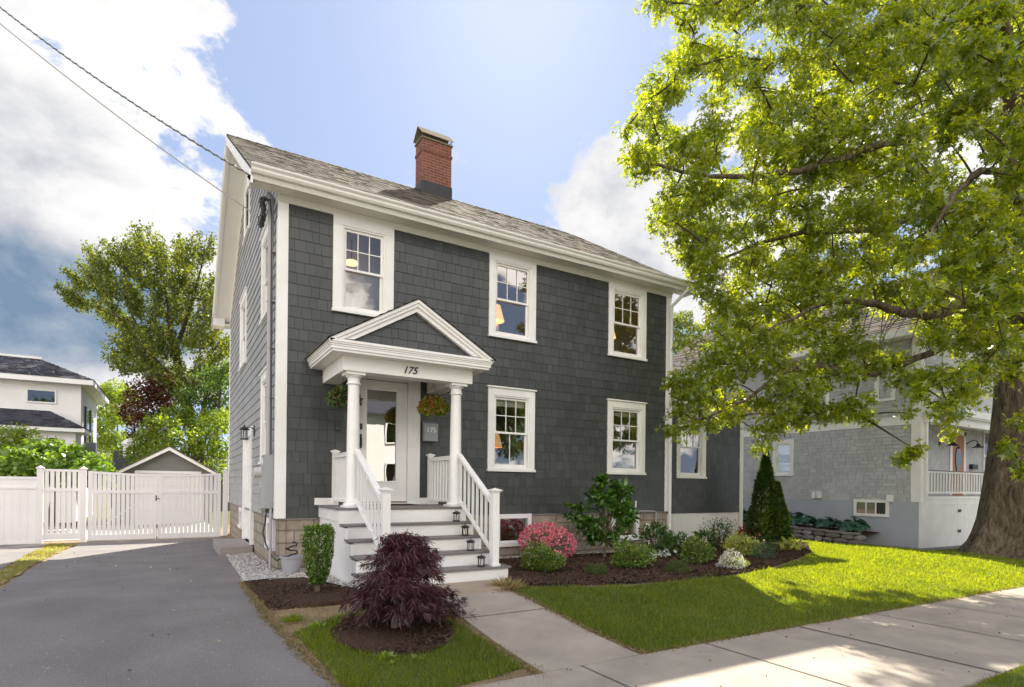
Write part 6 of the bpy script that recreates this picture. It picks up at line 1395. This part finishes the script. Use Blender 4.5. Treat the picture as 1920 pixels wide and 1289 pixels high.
def oak():
    p = at(1914, 1046); t = empty('oak_tree', (0, 0, 0), 0, 'huge oak with furrowed trunk and bright green crown over the right side', 'tree')
    bx, by, bz = float(p[0]), float(p[1]), float(p[2]); s = fwd(p)/F
    rng = np.random.default_rng(2024); r = random.Random(9)
    # trunk with root flare, from photo widths
    prof = [(1062, 112), (1040, 96), (1020, 83), (1000, 74), (970, 66), (930, 59), (880, 52), (820, 45), (760, 41), (700, 39), (640, 45), (560, 43), (450, 40), (330, 37), (200, 33), (60, 28), (-150, 20), (-400, 10)]
    n = 56; vs = []; m = MB()
    for i, (v, w) in enumerate(prof):
        z = bz + (1046-v)*s; ww = w*s
        lean = .0 if v > 300 else (300-v)*s*-.10
        for j in range(n):
            a = 2*math.pi*j/n; fl = 1 + (.10*math.sin(5*a+1)+.06*math.sin(9*a+2))*min(1, max(0, (v-850)/200)) + .035*math.sin(13*a+.004*v) + .03*math.sin(7*a-.006*v) + r.uniform(-.012, .012)
            vs.append((bx+lean+ww*fl*math.cos(a), by+ww*fl*math.sin(a), z))
    k = len(prof); m.add(vs, [(i*n+j, i*n+(j+1) % n, (i+1)*n+(j+1) % n, (i+1)*n+j) for i in range(k-1) for j in range(n)])
    m.build('trunk', BARK, t, smooth=True)
    def T(v): i = min(range(len(prof)), key=lambda q: abs(prof[q][0]-v)); lean = .0 if v > 300 else (300-v)*s*-.10; return (bx+lean, by, bz+(1046-v)*s)
    limbs = []
    def limb(v0, path, r0, nm='limb'):
        pts = [Vector(T(v0))]+[Vector(tuple(map(float, deep(u, v, f)))) for u, v, f in path]; out = []
        # catmull rom
        P_ = [pts[0]]+pts+[pts[-1]]
        for i in range(1, len(P_)-2):
            for j in range(6):
                q = j/6; a, b, c_, d = P_[i-1], P_[i], P_[i+1], P_[i+2]
                out.append(.5*((2*b)+(c_-a)*q+(2*a-5*b+4*c_-d)*q*q+(3*b-a-3*c_+d)*q**3)+Vector((r.uniform(-1, 1), r.uniform(-1, 1), r.uniform(-1, 1)))*.03)
        out.append(pts[-1]); k_ = len(out); m_ = MB().tube(out, [r0*(1-.86*(i/(k_-1))**.8) for i in range(k_)], 10); m_.build(nm, BARK, t, smooth=True); limbs.extend(out[3:])
    limb(560, [(1830, 560, 14), (1760, 590, 13), (1680, 583, 12.3), (1620, 566, 11.8), (1540, 572, 11.4), (1440, 620, 11)], .17)
    limb(620, [(1800, 640, 12.5), (1640, 700, 11.5), (1500, 690, 11), (1380, 760, 10.6), (1300, 790, 10.3)], .10)
    limb(360, [(1850, 245, 14), (1780, 248, 13.4), (1660, 270, 12.8), (1500, 320, 12.2), (1330, 330, 12.2), (1200, 300, 12.3)], .17)
    limb(420, [(1800, 380, 14.2), (1640, 430, 13.6), (1480, 440, 13), (1320, 500, 12.6)], .15)
    limb(250, [(1870, 120, 14.5), (1780, 20, 14), (1650, -60, 13.5), (1450, -40, 13), (1280, 40, 13)], .20)
    limb(200, [(1880, 60, 14), (1860, -60, 13.5), (1820, -250, 13)], .22)
    limb(450, [(1900, 360, 11.5), (1850, 320, 9.8), (1780, 380, 8.8), (1740, 450, 8.3)], .11)
    limb(500, [(2050, 430, 12), (2200, 380, 11)], .16); limb(300, [(2050, 200, 15), (2250, 50, 16)], .18)
    limb(600, [(1860, 560, 11), (1840, 600, 9.5), (1800, 560, 8.4)], .07)
    limb(330, [(1700, 150, 15.5), (1520, 180, 15.8), (1380, 160, 15.4)], .13)
    # crown clumps over the outline seen in the photograph, spread in depth
    outl = [(1185, -40), (1235, 60), (1240, 110), (1205, 160), (1160, 220), (1150, 265), (1165, 310), (1210, 340), (1215, 400), (1240, 455), (1280, 500), (1300, 545), (1330, 590), (1315, 640), (1300, 690), (1255, 705), (1240, 745), (1290, 770), (1245, 800), (1262, 822), (1350, 812), (1400, 800), (1425, 862), (1450, 830), (1500, 812), (1560, 800), (1620, 802), (1660, 808), (1700, 790), (1750, 790), (1780, 840), (1815, 810), (1850, 760), (1868, 700), (1990, 700), (2300, 640), (2400, -40)]
    gaps = [(1290, 222, 18), (1385, 190, 8), (1690, 632, 24), (1640, 612, 18), (1560, 742, 8), (1645, 742, 16), (1830, 290, 14), (1880, 60, 16), (1890, 200, 20), (1320, 60, 9), (1390, 290, 9), (1425, 75, 7), (1240, 350, 7), (1500, 235, 7), (1450, 150, 6)]
    cl = []; O_ = np.array(outl, float)
    k = 0
    while k < 1080:
        u = r.uniform(1150, 2050); v = r.uniform(-40, 860)
        rad = r.uniform(15, 38)
        if v > 600: rad = r.uniform(14, 30)
        ok = inpoly(np.array([(u, v), (u-rad*.75, v), (u+rad*.75, v), (u, v+rad*.75)]), outl)
        if not (ok[0] and ok[1] and ok[3]): continue
        if any(math.hypot(u-a, (v-b)) < g+rad*.7 for a, b, g in gaps): continue
        lo, hi = 11.2, 16.4
        if v > 620: lo, hi = 10.2, 12.6
        if u > 1690 and r.random() < .28: lo, hi = 8.2, 10.5
        f = r.uniform(lo, hi); c_ = deep(u, v, f); cl.append((c_, rad*f/F, f)); k += 1
    # explicit outline tips
    for u, v, rad, f in [(1170, 245, 18, 12.3), (1200, 290, 22, 12.3), (1190, 330, 18, 12.5), (1215, 190, 20, 12.6), (1240, 20, 26, 13), (1215, 0, 22, 13), (1235, 430, 20, 12.8), (1255, 390, 22, 12.8), (1290, 480, 18, 12.8), (1345, 560, 22, 12), (1258, 720, 16, 10.5), (1275, 745, 14, 10.5), (1262, 808, 12, 10.2), (1290, 800, 16, 10.3), (1330, 795, 16, 10.4), (1370, 780, 16, 10.5), (1425, 840, 14, 10.8), (1415, 805, 16, 10.8), (1450, 795, 16, 11), (1500, 790, 14, 11), (1310, 760, 14, 10.3), (1540, 780, 14, 11), (1630, 790, 14, 11.2), (1700, 775, 14, 11.3), (1780, 815, 14, 11.5), (1765, 780, 16, 11.5), (1690, 862, 8, 10.5), (1705, 852, 7, 10.5), (1720, 846, 7, 10.5),
                         (1290, 640, 24, 11), (1330, 610, 26, 11), (1310, 690, 24, 10.8), (1350, 660, 26, 11), (1375, 720, 24, 11), (1400, 640, 26, 11.4), (1440, 690, 24, 11.2), (1560, 650, 20, 11.6), (1600, 700, 16, 11.5), (1700, 700, 20, 11.5), (1760, 700, 22, 11.5), (1740, 640, 20, 11.8), (1650, 690, 12, 11.5), (1420, 760, 20, 11), (1470, 640, 24, 11.5), (1480, 740, 18, 11.3), (1530, 700, 20, 11.5), (1340, 745, 20, 10.6), (1360, 560, 24, 11.6), (1580, 690, 18, 11.8), (1270, 770, 14, 10.4),
                         (1880, 640, 26, 8.8), (1840, 590, 28, 8.6), (1890, 560, 30, 8.6), (1800, 520, 30, 8.5), (1850, 470, 30, 8.4), (1900, 430, 30, 8.6), (1780, 440, 26, 8.8), (1905, 330, 26, 9), (1890, 840, 12, 8.8), (1912, 790, 14, 8.8), (1905, 700, 16, 8.8), (1915, 880, 12, 8.9), (1840, 690, 16, 9)]:
        cl.append((deep(u, v, f), rad*f/F, f))
    # unseen crown above and beside the frame (it shades the pavement)
    hid = []
    for i in range(60):
        u = r.uniform(1250, 2700); v = r.uniform(-520, -150) if u < 1960 else r.uniform(-500, 600); f = r.uniform(11.5, 17.5); rad = r.uniform(45, 80); hid.append((deep(u, v, f), rad*f/F))
    P_, D_, S_ = [], [], []; tw = MB()
    for c_, rad, f in cl:
        n_ = max(10, int(rad*rad*205)); tp, d = blob_points(rng, c_, rad, n_, .05, (1.15, 1.15, .75)); a, b = sprays(rng, tp, d*[1, 1, .5]+[0, 0, .05], 9, .12, -.25); P_.append(a); D_.append(b); S_.append(np.full(len(a), .093 if f > 10.6 else .115))
    grow(tw, [tuple(q) for q in limbs], [c_ for c_, rad, f in cl], rng, .035, .006, 5)
    P1 = np.concatenate(P_); D1 = np.concatenate(D_); S1 = np.concatenate(S_)
    leaves('crown', P1, D1, S1*(.7+.6*rng.random(len(P1))), OAK, G_OAK, t, rng, width=.95)
    P2, D2 = crown(rng, hid, 5, .30, 6); leaves('unseen_upper_crown', P2, D2, .24+.1*rng.random(len(P2)), OAK, G_OAK, t, rng)
    tw.build('twig', BARKT, t)
    m2 = MB()
    for i in range(14):    # bare twigs over the neighbour's roof
        a = Vector(tuple(map(float, deep(1600+i*14, 580+r.uniform(-4, 6), 11.8)))); e = Vector(tuple(map(float, deep(1560+i*15+r.uniform(-40, 30), 650+r.uniform(-20, 60), 11.6+r.uniform(-.6, .6))))); m2.tube(bez(a, a.lerp(e, .5)+Vector((r.uniform(-.2, .2), 0, .12)), e, 7), [.012, .011, .009, .008, .006, .005, .004, .003], 5)
    m2.build('bare_twig', BARKT, t)
    print('oak leaves', len(P1), len(P2))
oak()

# ------------------------------------------------------------------ across the street (seen in the window reflections)
def across():
    h = empty('street_house', (0, 0, 0), 0, 'white clapboard house across the street behind the viewpoint', 'house')
    m = MB(); 
    for x0, x1 in ((4, 15),): m.box(x0, x1, -36, -28, -1.3, 5.4); m.poly_prism([(-28, 5.4), (-32, 8.6), (-36, 5.4)], 'x', x0, x1)
    m.build('wall', CLAP, h); MB().poly_prism([(-27.5, 5.3), (-32, 8.9), (-36.5, 5.3), (-36.5, 5.15), (-32, 8.7), (-27.5, 5.15)], 'x', 3.6, 15.4).build('roof', ROOFD, h)
    for x in (5.2, 8.2, 11, 13.4):
        for z in (.6, 3.3): o = MB().box(x, x+1, -27.98, -27.9, z, z+1.5).build('window', WHITE, h); MB().box(x+.1, x+.9, -27.9, -27.88, z+.1, z+1.4).build('pane', DGL, o)
    rnd = random.Random(8)
    for i, (x, y, hh, lb) in enumerate(((-2, -27, 9, 'leafy street tree across the road, nearest the driveway side'), (18, -26, 10, 'leafy street tree across the road past the white house'), (27, -30, 12, 'tall street tree at the far end across the road'), (-14, -30, 11, 'tall street tree across the road beyond the driveway'))):
        cl = [((x+rnd.uniform(-2.4, 2.4), y+rnd.uniform(-2.4, 2.4), hh*rnd.uniform(.38, .95)), rnd.uniform(.8, 1.6)) for _ in range(26)]
        tree('street_tree', lb, None, [(x, y, -1.3), (x, y, 1.5), (x+.1, y, 3.5), (x, y+.1, hh*.6), (x, y, hh*.8)], cl, G_MID, .34, 5, 90+i, r0=.3, group='trees across the street')
across()

# ------------------------------------------------------------------ small litter
def litter():
    rng = np.random.default_rng(31); q = scatter(rng, [(-4.2, -6.5), (.3, -6.5), (-.3, 6), (-3.2, 6)], 5); z = Gv(q[:, 0], q[:, 1])+.02; k = len(q)
    o = leaves('leaf_litter', np.c_[q, z], np.c_[rng.normal(size=(k, 2)), rng.random(k)*.15], .012+.022*rng.random(k), ROUND, mat('dry_leaf_bits', (.42, .36, .26), .9, .1, (9, .8, (.22, .16, .10))), None, rng); tag(o, 'tiny dry leaf bits scattered on the driveway', 'litter', kind='stuff')
    q = scatter(rng, [(.2, SW0), (12, SW0), (12, SW1), (.2, SW1)], 6); z = Gv(q[:, 0], q[:, 1])+.026; k = len(q)
    o = leaves('pavement_litter', np.c_[q, z], np.c_[rng.normal(size=(k, 2)), rng.random(k)*.15], .010+.018*rng.random(k), ROUND, mat('brown_leaf_bits', (.20, .14, .08), .9), None, rng); tag(o, 'tiny brown leaf bits scattered on the sidewalk', 'litter', kind='stuff')
litter()
o = grass('lawn_dry_blades', LAWNX, 900, .04, .005, G_DRY, [BED], 22); tag(o, 'scattered dry blades in the main lawn', 'grass')
o = grass('patch_dry_blades', LAWN2, 1400, .045, .005, G_DRY, [DSC], 23); tag(o, 'scattered dry blades in the grass round the purple maple', 'grass')
o = grass('lawn_long_blades', LAWNX, 500, .10, .006, G_GRASS, [BED], 24); tag(o, 'longer loose blades standing above the main lawn', 'grass')

CR = [tuple(p) for p in pxp([(457, 1096), (500, 1162), (560, 1227), (635, 1289)])]
stones('asphalt_crumbs', [(x-.05, y) for x, y in CR]+[(x+.05, y) for x, y in CR[::-1]], 500, .008, mat('edge_grit', (.20, .15, .10), .95, .1, (60, .9, (.09, .08, .08))), 'loose grit and crumbs along the right edge of the driveway', 61, off=.012, cat='grit')
